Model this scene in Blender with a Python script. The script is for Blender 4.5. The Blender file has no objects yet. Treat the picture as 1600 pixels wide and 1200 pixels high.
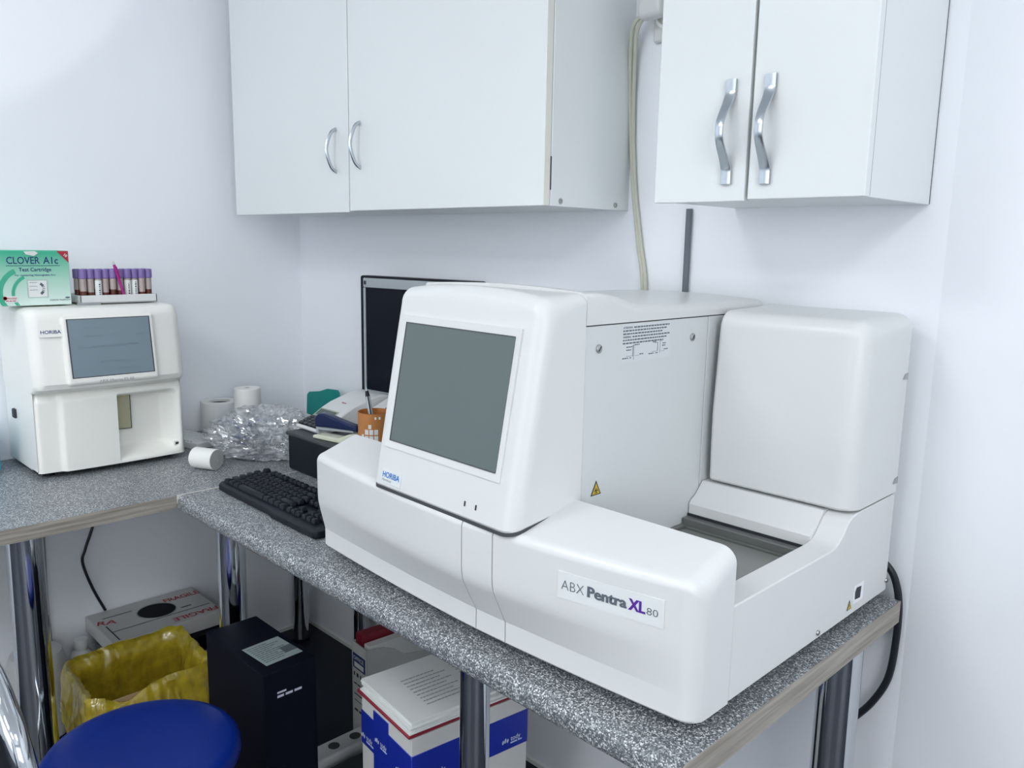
import bpy, bmesh, math, random
from math import sin, cos, pi, radians
from mathutils import Vector, Matrix, noise
random.seed(7)
S = bpy.context.scene
COL = S.collection

# ------------------------------------------------------------------ camera
cam_d = bpy.data.cameras.new('camera'); cam = bpy.data.objects.new('camera', cam_d); COL.objects.link(cam)
cam_d.sensor_fit = 'HORIZONTAL'; cam_d.sensor_width = 36.0
cam_d.lens = 1277.2647 / 1600 * 36.0
cam_d.clip_start = 0.02
# rows: world axes; columns: image right, image down, forward
RX = (0.70308236, 0.13155875, -0.69883294)
RY = (0.71088951, -0.1056508, 0.69532296)
RZ = (0.01764356, -0.98566232, -0.16780495)
cam.matrix_world = Matrix(((RX[0], -RX[1], -RX[2], 0), (RY[0], -RY[1], -RY[2], 0),
                           (RZ[0], -RZ[1], -RZ[2], 1.333), (0, 0, 0, 1)))
S.camera = cam

# ------------------------------------------------------------------ world, exposure, main lights
S.view_settings.view_transform = 'Standard'; S.view_settings.look = 'None'
S.view_settings.gamma = 1.0; S.view_settings.use_curve_mapping = False
S.view_settings.exposure = -0.30
S.cycles.use_denoising = True
S.cycles.max_bounces = 10; S.cycles.diffuse_bounces = 7; S.cycles.transparent_max_bounces = 16
S.cycles.sample_clamp_indirect = 6.0; S.cycles.caustics_reflective = False; S.cycles.caustics_refractive = False
wd = bpy.data.worlds.new('world'); S.world = wd; wd.use_nodes = True
wd.node_tree.nodes['Background'].inputs[0].default_value = (0.75, 0.85, 1.0, 1)
wd.node_tree.nodes['Background'].inputs[1].default_value = 0.3

def area_light(name, loc, sx, sy, power, color, rot=(0, 0, 0)):
    d = bpy.data.lights.new(name, 'AREA'); d.shape = 'RECTANGLE'; d.size = sx; d.size_y = sy
    d.energy = power; d.color = color
    o = bpy.data.objects.new(name, d); o.location = loc; o.rotation_euler = rot; COL.objects.link(o)
    return o
COOL = (0.97, 0.985, 1.0)
PANELS = [(0.95, -0.05), (-1.35, -0.75), (0.65, -1.55), (-0.35, -1.55)]
POWER = [15, 17, 14, 14]
# added fill lights, set in two made-up windows out of view
area_light('added_fill_light', (-0.55, -2.62, 1.60), 2.3, 1.3, 7, (0.97, 0.985, 1.0), (radians(90), 0, 0))
area_light('added_fill_light', (2.22, -1.0, 1.60), 1.9, 1.3, 27, (0.97, 0.985, 1.0), (radians(90), 0, radians(90)))
for (px, py), pw in zip(PANELS, POWER):
    area_light('ceiling_panel_light', (px, py, 2.575), 0.58, 0.58, pw, COOL)
sp = bpy.data.lights.new('added_wall_spot', 'SPOT'); sp.energy = 36; sp.spot_size = radians(45); sp.spot_blend = 0.05
sp.color = COOL; sp.shadow_soft_size = 0.03
spo = bpy.data.objects.new('added_wall_spot', sp); COL.objects.link(spo)
spo.location = (-0.2, 0.17, 2.46); spo.rotation_euler = (radians(90), 0, radians(90))   # added spot lamp that makes the bright patch on the left wall

# ------------------------------------------------------------------ materials
MATS = {}
def mat(name, color, rough=0.5, metal=0.0, var=0.03, vscale=8, bump=0.0, bscale=200, spec=0.5, coat=0.0, trans=0.0, emis=None, estr=0):
    if name in MATS: return MATS[name]
    m = bpy.data.materials.new(name); m.use_nodes = True; nt = m.node_tree
    b = nt.nodes['Principled BSDF']
    b.inputs['Roughness'].default_value = rough; b.inputs['Metallic'].default_value = metal
    b.inputs['Specular IOR Level'].default_value = spec; b.inputs['Coat Weight'].default_value = coat
    b.inputs['Transmission Weight'].default_value = trans
    c = tuple(color) + (1,)
    tc = nt.nodes.new('ShaderNodeTexCoord')
    n = nt.nodes.new('ShaderNodeTexNoise'); n.inputs['Scale'].default_value = vscale; n.inputs['Detail'].default_value = 4
    nt.links.new(tc.outputs['Object'], n.inputs['Vector'])
    r = nt.nodes.new('ShaderNodeMix'); r.data_type = 'RGBA'
    r.inputs[6].default_value = tuple(x * (1 - var) for x in color) + (1,)
    r.inputs[7].default_value = tuple(min(1, x * (1 + var)) for x in color) + (1,)
    nt.links.new(n.outputs['Fac'], r.inputs[0]); nt.links.new(r.outputs[2], b.inputs['Base Color'])
    if bump:
        n2 = nt.nodes.new('ShaderNodeTexNoise'); n2.inputs['Scale'].default_value = bscale; n2.inputs['Detail'].default_value = 3
        nt.links.new(tc.outputs['Object'], n2.inputs['Vector'])
        bp = nt.nodes.new('ShaderNodeBump'); bp.inputs['Strength'].default_value = bump; bp.inputs['Distance'].default_value = 0.002
        nt.links.new(n2.outputs['Fac'], bp.inputs['Height']); nt.links.new(bp.outputs['Normal'], b.inputs['Normal'])
    if emis:
        b.inputs['Emission Color'].default_value = tuple(emis) + (1,); b.inputs['Emission Strength'].default_value = estr
    MATS[name] = m
    return m

def speckle(name, dark, mid, light, scale, rough):
    m = bpy.data.materials.new(name); m.use_nodes = True; nt = m.node_tree; b = nt.nodes['Principled BSDF']
    tc = nt.nodes.new('ShaderNodeTexCoord')
    v = nt.nodes.new('ShaderNodeTexVoronoi'); v.inputs['Scale'].default_value = scale
    nt.links.new(tc.outputs['Object'], v.inputs['Vector'])
    sep = nt.nodes.new('ShaderNodeSeparateColor'); nt.links.new(v.outputs['Color'], sep.inputs[0])
    cr = nt.nodes.new('ShaderNodeValToRGB'); e = cr.color_ramp.elements
    e[0].position = 0.33; e[0].color = tuple(dark) + (1,)
    e[1].position = 0.99; e[1].color = tuple(light) + (1,)
    k = e.new(0.74); k.color = tuple(mid) + (1,)
    nt.links.new(sep.outputs[0], cr.inputs[0]); nt.links.new(cr.outputs[0], b.inputs['Base Color'])
    b.inputs['Roughness'].default_value = rough
    return m

def wood(name, a, c, axis):
    m = bpy.data.materials.new(name); m.use_nodes = True; nt = m.node_tree; b = nt.nodes['Principled BSDF']
    tc = nt.nodes.new('ShaderNodeTexCoord'); mp = nt.nodes.new('ShaderNodeMapping')
    sc = [160, 160, 160]; sc[axis] = 6; mp.inputs['Scale'].default_value = sc
    n = nt.nodes.new('ShaderNodeTexNoise'); n.inputs['Scale'].default_value = 1.0; n.inputs['Detail'].default_value = 6
    nt.links.new(tc.outputs['Object'], mp.inputs['Vector']); nt.links.new(mp.outputs[0], n.inputs['Vector'])
    cr = nt.nodes.new('ShaderNodeValToRGB'); e = cr.color_ramp.elements
    e[0].position = 0.35; e[0].color = tuple(a) + (1,); e[1].position = 0.65; e[1].color = tuple(c) + (1,)
    nt.links.new(n.outputs['Fac'], cr.inputs[0]); nt.links.new(cr.outputs[0], b.inputs['Base Color'])
    b.inputs['Roughness'].default_value = 0.5
    return m

def film(name, color, opacity, rough, transl=0.5, gloss=0.25):
    """thin plastic film: see-through share + diffuse + translucent + gloss"""
    m = bpy.data.materials.new(name); m.use_nodes = True; nt = m.node_tree
    for n in list(nt.nodes):
        if n.type != 'OUTPUT_MATERIAL': nt.nodes.remove(n)
    out = [n for n in nt.nodes if n.type == 'OUTPUT_MATERIAL'][0]
    c = tuple(color) + (1,)
    d = nt.nodes.new('ShaderNodeBsdfDiffuse'); d.inputs[0].default_value = c
    t = nt.nodes.new('ShaderNodeBsdfTranslucent'); t.inputs[0].default_value = c
    g = nt.nodes.new('ShaderNodeBsdfGlossy'); g.inputs[0].default_value = (1, 1, 1, 1); g.inputs['Roughness'].default_value = rough
    tr = nt.nodes.new('ShaderNodeBsdfTransparent'); tr.inputs[0].default_value = tuple(0.4 + 0.6 * x for x in color) + (1,)
    m1 = nt.nodes.new('ShaderNodeMixShader'); m1.inputs[0].default_value = transl
    nt.links.new(d.outputs[0], m1.inputs[1]); nt.links.new(t.outputs[0], m1.inputs[2])
    m2 = nt.nodes.new('ShaderNodeMixShader')
    tc = nt.nodes.new('ShaderNodeTexCoord'); n = nt.nodes.new('ShaderNodeTexNoise'); n.inputs['Scale'].default_value = 30; n.inputs['Detail'].default_value = 5
    nt.links.new(tc.outputs['Object'], n.inputs['Vector'])
    mr = nt.nodes.new('ShaderNodeMapRange'); mr.inputs[1].default_value = 0.35; mr.inputs[2].default_value = 0.65
    mr.inputs[3].default_value = max(0, opacity - 0.2); mr.inputs[4].default_value = min(1, opacity + 0.2)
    nt.links.new(n.outputs['Fac'], mr.inputs[0]); nt.links.new(mr.outputs[0], m2.inputs[0])
    nt.links.new(tr.outputs[0], m2.inputs[1]); nt.links.new(m1.outputs[0], m2.inputs[2])
    fr = nt.nodes.new('ShaderNodeFresnel'); fr.inputs[0].default_value = 1.5
    ad = nt.nodes.new('ShaderNodeMath'); ad.operation = 'MULTIPLY_ADD'; ad.inputs[1].default_value = 0.8; ad.inputs[2].default_value = gloss * 0.3
    nt.links.new(fr.outputs[0], ad.inputs[0])
    m3 = nt.nodes.new('ShaderNodeMixShader'); nt.links.new(ad.outputs[0], m3.inputs[0])
    nt.links.new(m2.outputs[0], m3.inputs[1]); nt.links.new(g.outputs[0], m3.inputs[2])
    nt.links.new(m3.outputs[0], out.inputs[0])
    return m

WALL = mat('wall_paint', (0.865, 0.885, 0.92), 0.45, var=0.012, vscale=2, bump=0.03, bscale=60)
CEIL = mat('ceiling_paint', (0.88, 0.89, 0.90), 0.8)
FLOOR = mat('floor_vinyl', (0.007, 0.011, 0.022), 0.45, var=0.2, vscale=14, spec=0.3)
CAB = mat('white_laminate', (0.73, 0.755, 0.755), 0.35, var=0.01, vscale=3)
CAB2 = mat('cream_edge_banding', (0.74, 0.73, 0.66), 0.45)
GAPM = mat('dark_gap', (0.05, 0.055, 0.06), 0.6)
PLA = mat('white_plastic', (0.655, 0.665, 0.66), 0.32, var=0.008, vscale=5)
PLB = mat('off_white_plastic', (0.82, 0.815, 0.765), 0.4, var=0.015, vscale=5)
PANEL = mat('painted_steel', (0.60, 0.625, 0.625), 0.4, var=0.01)
CHROME = mat('chrome', (0.62, 0.65, 0.68), 0.07, 1.0, var=0.01)
BRUSH = mat('brushed_nickel', (0.55, 0.60, 0.64), 0.26, 1.0, var=0.06, vscale=60)
STEEL = mat('screw_steel', (0.45, 0.46, 0.46), 0.35, 1.0)
TRAYM = mat('grey_tray', (0.21, 0.215, 0.205), 0.28, var=0.04)
TOP = speckle('speckled_laminate', (0.075, 0.085, 0.095), (0.26, 0.28, 0.29), (0.70, 0.72, 0.73), 560, 0.36)
WOODY = wood('grey_oak_edge', (0.21, 0.19, 0.16), (0.36, 0.33, 0.29), 1)
SCR = mat('grey_screen', (0.095, 0.125, 0.125), 0.24, var=0.03, vscale=3)
SCRB = mat('blue_grey_screen', (0.20, 0.26, 0.30), 0.25, var=0.03, vscale=12)
BLACKG = mat('black_glass', (0.004, 0.006, 0.014), 0.2, spec=0.25)
BLACK = mat('black_plastic', (0.004, 0.006, 0.013), 0.42, var=0.1, spec=0.28)
BLACKM = mat('black_box_face', (0.002, 0.003, 0.009), 0.6, var=0.1, spec=0.12)
DGREY = mat('dark_grey_top', (0.045, 0.05, 0.055), 0.45, spec=0.3)
SILVER = mat('silver_plastic', (0.42, 0.46, 0.48), 0.35, 0.3)
PAPER = mat('paper', (0.74, 0.76, 0.74), 0.8, var=0.02, vscale=12)
PAPERG = mat('roll_paper', (0.78, 0.785, 0.75), 0.8, var=0.02)
PAPERE = mat('roll_end', (0.40, 0.41, 0.39), 0.85, var=0.1, vscale=60)
INK = mat('ink_black', (0.02, 0.022, 0.028), 0.6)
INKG = mat('ink_grey', (0.10, 0.125, 0.15), 0.6)
INKL = mat('ink_light_grey', (0.30, 0.32, 0.33), 0.6)
BLUE = mat('ink_blue', (0.01, 0.16, 0.52), 0.5)
NAVYI = mat('ink_navy', (0.01, 0.04, 0.16), 0.5)
PURP = mat('ink_purple', (0.085, 0.018, 0.28), 0.5)
RED = mat('ink_red', (0.42, 0.02, 0.04), 0.5)
LABEL = mat('label_film', (0.70, 0.72, 0.72), 0.3)
YEL = mat('warning_yellow', (0.62, 0.42, 0.05), 0.5)
CARTON = mat('brown_cardboard', (0.36, 0.25, 0.14), 0.85, var=0.06, vscale=20)
CARTW = mat('white_cardboard', (0.60, 0.60, 0.58), 0.8, var=0.04, vscale=14)
CARTG = mat('grey_cardboard', (0.34, 0.37, 0.35), 0.85, var=0.06, vscale=14)
TAPEB = mat('blue_tape', (0.012, 0.03, 0.34), 0.3, var=0.08)
TAPEI = mat('tape_print', (0.55, 0.62, 0.75), 0.5)
NAVY = mat('navy_plastic', (0.004, 0.014, 0.065), 0.28, spec=0.35)
CREAM = mat('cream_plastic', (0.64, 0.65, 0.52), 0.4)
COPPER = mat('copper_cup', (0.58, 0.24, 0.075), 0.38, 0.25, var=0.1, vscale=20)
TEAL = mat('teal_card', (0.0, 0.25, 0.22), 0.5, var=0.05)
BLUEBOX = mat('blue_box', (0.02, 0.17, 0.50), 0.45)
CYAN = mat('cyan_pack', (0.05, 0.42, 0.68), 0.35)
CBLACK = mat('black_cable', (0.008, 0.010, 0.016), 0.4)
CCREAM = mat('cream_cable', (0.55, 0.55, 0.45), 0.5)
CGREY = mat('grey_conduit', (0.13, 0.15, 0.17), 0.5)
CGREYL = mat('grey_cable', (0.30, 0.31, 0.30), 0.5)
SEAT = mat('blue_vinyl', (0.001, 0.016, 0.17), 0.38, spec=0.25, var=0.06, vscale=30, bump=0.05, bscale=500)
TUBECAP = mat('purple_cap', (0.20, 0.14, 0.36), 0.4)
BLOOD = mat('blood', (0.11, 0.03, 0.02), 0.25, var=0.3, vscale=60)
SERUM = mat('upper_tube', (0.40, 0.33, 0.31), 0.2, var=0.1, vscale=90)
MAG = mat('magenta_pen', (0.36, 0.015, 0.22), 0.3)
GREENB = None
LEDP = mat('light_diffuser', (0.9, 0.95, 1.0), 0.5, emis=(0.9, 0.95, 1.0), estr=5)
LEDW = mat('fill_glow_pane', (0.9, 0.95, 1.0), 0.2, emis=(0.9, 0.95, 1.0), estr=1.5)  # glow of the panes in the added fill windows
BAGC = film('clear_film', (0.97, 0.99, 1.0), 0.32, 0.10, 0.55, 0.5)
BAGY = film('yellow_film', (1.0, 0.80, 0.06), 0.80, 0.20, 0.6, 0.22)
MANIL = mat('manila_dark_card', (0.20, 0.17, 0.14), 0.8)

# ------------------------------------------------------------------ object helpers
W = {}
def inv(o): return W[o.name].inverted() if o is not None else Matrix()
def thing(name, label, cat, loc=(0, 0, 0), rz=0, group=None):
    o = bpy.data.objects.new(name, None); COL.objects.link(o)
    o.empty_display_size = 0.05
    o.location = loc; o.rotation_euler = (0, 0, rz)
    W[o.name] = Matrix.Translation(loc) @ Matrix.Rotation(rz, 4, 'Z')
    return tag(o, label, cat, group)
def tag(o, label, cat, group=None):
    o['label'] = label; o['category'] = cat
    if group: o['group'] = group
    return o
def link(name, bm, m, parent=None, local=False, smooth=40, wn=True, label=None, kind=None):
    """bm in world coordinates (or the parent's own when local)"""
    if parent is not None and not local: bm.transform(inv(parent))
    me = bpy.data.meshes.new(name); bm.normal_update(); bm.to_mesh(me); bm.free()
    ms = m if isinstance(m, (list, tuple)) else [m]
    for k in ms: me.materials.append(k)
    if smooth:
        for p in me.polygons: p.use_smooth = True
        me.set_sharp_from_angle(angle=radians(smooth))
    o = bpy.data.objects.new(name, me); COL.objects.link(o)
    if wn:
        w = o.modifiers.new('normals', 'WEIGHTED_NORMAL'); w.keep_sharp = True
    if parent is not None:
        o.parent = parent; W[o.name] = W[parent.name]
    else: W[o.name] = Matrix()
    if label: o['label'] = label
    if kind: o['kind'] = kind
    return o
def recenter(o):
    """a top-level one-mesh thing: move the origin to its base"""
    me = o.data; n = len(me.vertices)
    xs = [v.co.x for v in me.vertices]; ys = [v.co.y for v in me.vertices]; zs = [v.co.z for v in me.vertices]
    c = Vector(((min(xs) + max(xs)) / 2, (min(ys) + max(ys)) / 2, min(zs)))
    me.transform(Matrix.Translation(-c)); o.location = c; W[o.name] = Matrix.Translation(c)
    return o
def bev(bm, w, segs=3, ang=25):
    if w <= 0: return bm
    bm.normal_update()
    es = [e for e in bm.edges if len(e.link_faces) == 2 and e.calc_face_angle(0) > radians(ang)]
    bmesh.ops.bevel(bm, geom=es, offset=w, segments=segs, profile=0.5, affect='EDGES', clamp_overlap=True)
    return bm
def bbox(x0, x1, y0, y1, z0, z1, b=0.0, segs=2, bm=None):
    t = bmesh.new()
    bmesh.ops.create_cube(t, size=1.0)
    t.transform(Matrix.Translation(((x0 + x1) / 2, (y0 + y1) / 2, (z0 + z1) / 2)) @ Matrix.Diagonal((abs(x1 - x0), abs(y1 - y0), abs(z1 - z0), 1)))
    bev(t, b, segs)
    return join(bm, t)
def join(bm, t):
    if bm is None: return t
    me = bpy.data.meshes.new('tmp'); t.to_mesh(me); t.free(); bm.from_mesh(me); bpy.data.meshes.remove(me)
    return bm
def hull(pts, b=0.0, segs=3, bm=None, ang=15):
    t = bmesh.new(); vs = [t.verts.new(p) for p in pts]
    bmesh.ops.convex_hull(t, input=vs)
    bmesh.ops.dissolve_limit(t, angle_limit=radians(1), verts=t.verts, edges=t.edges)
    bmesh.ops.recalc_face_normals(t, faces=t.faces)
    bev(t, b, segs, ang)
    return join(bm, t)
def prism(poly, axis, a, b, bw=0.0, segs=2, bm=None, ang=25):
    """poly: 2D loop in the two other axes, in order (x:(y,z), y:(x,z), z:(x,y))"""
    def P(p, t): return {0: (t, p[0], p[1]), 1: (p[0], t, p[1]), 2: (p[0], p[1], t)}[axis]
    t = bmesh.new()
    A = [t.verts.new(P(p, a)) for p in poly]; B = [t.verts.new(P(p, b)) for p in poly]; n = len(poly)
    t.faces.new(A); t.faces.new(B[::-1])
    for i in range(n): t.faces.new((A[i], B[i], B[(i + 1) % n], A[(i + 1) % n]))
    bmesh.ops.recalc_face_normals(t, faces=t.faces)
    bev(t, bw, segs, ang)
    return join(bm, t)
def sweep(xs, prof, axis=0, bm=None):
    """loft of closed profiles along an axis; xs: (position, inset)"""
    def P(p, t): return {0: (t, p[0], p[1]), 1: (p[0], t, p[1]), 2: (p[0], p[1], t)}[axis]
    t = bmesh.new(); rings = []
    for x, ins in xs: rings.append([t.verts.new(P(p, x)) for p in prof(x, ins)])
    n = len(rings[0])
    for r, q in zip(rings, rings[1:]):
        for i in range(n): t.faces.new((r[i], q[i], q[(i + 1) % n], r[(i + 1) % n]))
    t.faces.new(rings[0]); t.faces.new(rings[-1][::-1])
    bmesh.ops.recalc_face_normals(t, faces=t.faces)
    return join(bm, t)
def ends(x0, x1, r0, r1, mid=14, n=6):
    xs = []
    if r0 > 0:
        for k in range(n): a = pi / 2 * k / n; xs.append((x0 + r0 * (1 - cos(a)), r0 * (1 - sin(a))))
    for k in range(mid + 1): xs.append((x0 + r0 + (x1 - r1 - x0 - r0) * k / mid, 0.0))
    if r1 > 0:
        for k in range(n - 1, -1, -1): a = pi / 2 * k / n; xs.append((x1 - r1 * (1 - cos(a)), r1 * (1 - sin(a))))
    return xs
def arc(c, r, a0, a1, n=6):
    return [(c[0] + r * cos(radians(a0 + (a1 - a0) * k / n)), c[1] + r * sin(radians(a0 + (a1 - a0) * k / n))) for k in range(n + 1)]
def lathe(prof, segs=32, M=None, bm=None, caps=True):
    t = bmesh.new(); rings = []
    for r, z in prof:
        rings.append([t.verts.new((r * cos(2 * pi * k / segs), r * sin(2 * pi * k / segs), z)) for k in range(segs)])
    for a, b in zip(rings, rings[1:]):
        for k in range(segs): t.faces.new((a[k], a[(k + 1) % segs], b[(k + 1) % segs], b[k]))
    if caps:
        t.faces.new(rings[0][::-1]); t.faces.new(rings[-1])
    bmesh.ops.recalc_face_normals(t, faces=t.faces)
    if M is not None: t.transform(M)
    return join(bm, t)
def at(x, y, z, rz=0): return Matrix.Translation((x, y, z)) @ Matrix.Rotation(rz, 4, 'Z')
def along(a, b):
    a = Vector(a); b = Vector(b); q = (b - a).to_track_quat('Z', 'Y')
    return Matrix.Translation(a) @ q.to_matrix().to_4x4()
def rod(a, b, r, segs=16, bm=None, r2=None):
    L = (Vector(b) - Vector(a)).length
    return lathe([(r, 0), (r if r2 is None else r2, L)], segs, along(a, b), bm)
def smoothpath(pts, per=8):
    P = [Vector(p) for p in pts]; out = []
    for i in range(len(P) - 1):
        p0 = P[max(i - 1, 0)]; p1 = P[i]; p2 = P[i + 1]; p3 = P[min(i + 2, len(P) - 1)]
        for k in range(per):
            t = k / per
            out.append(0.5 * ((2 * p1) + (-p0 + p2) * t + (2 * p0 - 5 * p1 + 4 * p2 - p3) * t * t + (-p0 + 3 * p1 - 3 * p2 + p3) * t ** 3))
    out.append(P[-1]); return out
def tube(pts, r, segs=12, bm=None, per=8, shape=None):
    """shape: optional list of (u,v) offsets of the section"""
    path = smoothpath(pts, per) if per else [Vector(p) for p in pts]
    t = bmesh.new(); rings = []; up = None
    for i, p in enumerate(path):
        d = (path[min(i + 1, len(path) - 1)] - path[max(i - 1, 0)]).normalized()
        if up is None:
            up = Vector((0, 0, 1)) if abs(d.z) < 0.9 else Vector((1, 0, 0))
        u = (up - d * up.dot(d)).normalized(); v = d.cross(u); up = u
        sh = shape or [(r * cos(2 * pi * k / segs), r * sin(2 * pi * k / segs)) for k in range(segs)]
        rings.append([t.verts.new(p + u * a + v * b) for a, b in sh])
    n = len(rings[0])
    for a, b in zip(rings, rings[1:]):
        for k in range(n): t.faces.new((a[k], a[(k + 1) % n], b[(k + 1) % n], b[k]))
    t.faces.new(rings[0][::-1]); t.faces.new(rings[-1])
    bmesh.ops.recalc_face_normals(t, faces=t.faces)
    return join(bm, t)
def frame(o, u, v):
    u = Vector(u).normalized(); v = Vector(v); n = u.cross(v).normalized(); v = n.cross(u)
    return Matrix(((u.x, v.x, n.x, o[0]), (u.y, v.y, n.y, o[1]), (u.z, v.z, n.z, o[2]), (0, 0, 0, 1)))
def text_bm(s, size, M, bold=0.0, sx=1.0, align='LEFT', bm=None, width=None):
    c = bpy.data.curves.new('txt', 'FONT'); c.body = s; c.size = size; c.align_x = align; c.offset = bold * size
    c.resolution_u = 3
    o = bpy.data.objects.new('txt', c)
    me = bpy.data.meshes.new_from_object(o)
    bpy.data.objects.remove(o); bpy.data.curves.remove(c)
    t = bmesh.new(); t.from_mesh(me); bpy.data.meshes.remove(me)
    if width:
        xs = [v.co.x for v in t.verts]; w = max(xs) - min(xs)
        t.transform(Matrix.Translation((-min(xs), 0, 0))); sx = width / w
    t.transform(M @ Matrix.Diagonal((sx, 1, 1, 1)))
    return join(bm, t)
def rect_bm(M, x0, x1, y0, y1, d=0.0, bm=None, th=0.0003):
    t = bmesh.new(); vs = [t.verts.new(p) for p in ((x0, y0, d), (x1, y0, d), (x1, y1, d), (x0, y1, d))]
    t.faces.new(vs)
    vs2 = [t.verts.new(p) for p in ((x0, y0, d - th), (x1, y0, d - th), (x1, y1, d - th), (x0, y1, d - th))]
    t.faces.new(vs2[::-1])
    for i in range(4): t.faces.new((vs[i], vs2[i], vs2[(i + 1) % 4], vs[(i + 1) % 4]))
    bmesh.ops.recalc_face_normals(t, faces=t.faces)
    t.transform(M)
    return join(bm, t)
def poly_bm(M, pts, d=0.0, bm=None):
    t = bmesh.new(); t.faces.new([t.verts.new((p[0], p[1], d)) for p in pts]); t.transform(M)
    return join(bm, t)
def scribble(M, x0, x1, y, h, seed, bm=None, wmin=2.0, wmax=6.0):
    """a row of small word-long dashes: print too small to read"""
    r = random.Random(seed); x = x0
    while x < x1 - h:
        w = min(h * r.uniform(wmin, wmax), x1 - x)
        bm = rect_bm(M, x, x + w, y, y + h, 0, bm); x += w + h * 0.8
    return bm
def struct(name, bm, m, smooth=0):
    o = link(name, bm, m, None, smooth=smooth, wn=False); o['kind'] = 'structure'; return o

# ------------------------------------------------------------------ the room
XL, YB, ZC = -2.425, 1.42, 2.60
XE, YF = 2.3, -2.7
AX, AY = -0.452, 1.42           # where the back wall turns
BX, BY = XE, 0.92
struct('floor', bbox(XL - 0.1, XE + 0.1, YF - 0.1, YB + 0.1, -0.1, 0.0), FLOOR)
struct('ceiling', bbox(XL - 0.1, XE + 0.1, YF - 0.1, YB + 0.1, ZC, ZC + 0.1), CEIL)
struct('wall_left', bbox(XL - 0.1, XL, YF - 0.1, YB + 0.1, 0, ZC), WALL)
struct('wall_back', bbox(XL, AX, YB, YB + 0.1, 0, ZC), WALL)
struct('wall_right', prism([(AX, AY), (BX, BY), (BX, BY + 0.12), (AX, AY + 0.1)], 2, 0, ZC), WALL)
struct('wall_side', bbox(XE, XE + 0.1, YF, BY + 0.2, 0, ZC), WALL)
struct('wall_front', bbox(XL, XE, YF - 0.1, YF, 0, ZC), WALL)
struct('baseboard_left', bbox(XL, XL + 0.006, -1.0, YB, 0, 0.012), PAPERG)
struct('baseboard_back', bbox(XL, AX, YB - 0.006, YB, 0, 0.012), PAPERG)
for nm, M_, w_ in (('fill_window_1', frame((-0.55, YF + 0.004, 1.60), (-1, 0, 0), (0, 0, 1)), 1.2), ('fill_window_2', frame((XE - 0.004, -1.0, 1.60), (0, -1, 0), (0, 0, 1)), 1.0)):  # unseen windows added to carry the fill lights
    q = bmesh.new()
    for a in ((-w_, w_, -0.72, -0.66), (-w_, w_, 0.66, 0.72), (-w_, -w_ + 0.06, -0.66, 0.66), (w_ - 0.06, w_, -0.66, 0.66), (-0.03, 0.03, -0.66, 0.66)): q = rect_bm(M_, *a, 0.04, q, th=0.04)
    wf = struct(nm, q, CAB)
    link('pane', rect_bm(M_, -w_ + 0.06, w_ - 0.06, -0.66, 0.66, 0.01), LEDW, wf, wn=False, smooth=0)
dr = struct('added_dark_door', bbox(0.2, 1.1, YF, YF + 0.04, 0, 2.05, 0.004), mat('door_grey', (0.12, 0.13, 0.15), 0.5))  # unseen door added to give the chrome something dark to reflect
for (px, py) in PANELS:
    t = thing('ceiling_light', 'square white recessed ceiling light panel, out of the photo overhead', 'ceiling light', (px, py, ZC - 0.02), group='ceiling light panels')
    fb = bbox(px - 0.31, px + 0.31, py - 0.31, py - 0.295, ZC - 0.02, ZC)
    for a in ((px - 0.31, px + 0.31, py + 0.295, py + 0.31), (px - 0.31, px - 0.295, py - 0.295, py + 0.295), (px + 0.295, px + 0.31, py - 0.295, py + 0.295)):
        bbox(*a, ZC - 0.02, ZC, bm=fb)
    link('frame', fb, CAB, t, wn=False); link('diffuser', bbox(px - 0.295, px + 0.295, py - 0.295, py + 0.295, ZC - 0.012, ZC - 0.006), LEDP, t, wn=False)

t = thing('added_spot', 'unseen white ceiling spotlight aimed at the left wall, out of the photo overhead', 'added_spot', (-0.15, 0.17, ZC))  # lamp body added behind the wall spot, out of view
link('housing', lathe([(0.045, 0), (0.045, 0.10), (0.03, 0.12)], 28, along((-0.195, 0.17, 2.46), (0, 0.17, 2.46))), CAB, t)
link('bracket', rod((-0.14, 0.17, 2.50), (-0.14, 0.17, ZC), 0.008), CAB, t)
# ------------------------------------------------------------------ worktops and legs
CT = 0.75
WT1 = t = thing('worktop', 'speckled grey worktop along the back wall carrying the large analyser', 'worktop', (-1.14, 1.08, 0))
yf = 0.733
pr = [(YB - 0.028, 0.712), (yf + 0.014, 0.712)] + [(yf + 0.012 + 0.012 * cos(radians(a)), 0.724 + 0.012 * sin(radians(a))) for a in (255, 240, 225, 205, 180)] \
     + [(yf + 0.016 + 0.016 * cos(radians(a)), 0.734 + 0.016 * sin(radians(a))) for a in (180, 160, 140, 120, 105, 90)] + [(YB - 0.028, CT)]
link('slab', sweep([(-1.8225, 0), (-0.4575, 0)], lambda x, i: pr, 0), TOP, t, wn=False)
link('edge_band', prism([(p[0], p[1]) for p in pr], 0, -0.4575, -0.456), WOODY, t, wn=False, label='grey wood-grain edge strip')
WT2 = t = thing('worktop', 'grey worktop with wood-grain front edge along the left wall under the small analyser', 'worktop', (-2.12, 0.4, 0))
link('slab', bbox(XL + 0.002, -1.8265, -0.75, YB - 0.004, 0.719, CT, 0.0008, 1), TOP, t, wn=False)
link('edge_band', bbox(-1.8265, -1.8255, -0.75, 0.732, 0.7185, CT), WOODY, t, wn=False, label='grey wood-grain edge strip')
link('joint_strip', bbox(-1.8262, -1.8230, 0.733, YB - 0.004, 0.73, CT + 0.0008), mat('joint_white', (0.6, 0.6, 0.56), 0.4), t, wn=False, label='white joint strip between the worktops')

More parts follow.
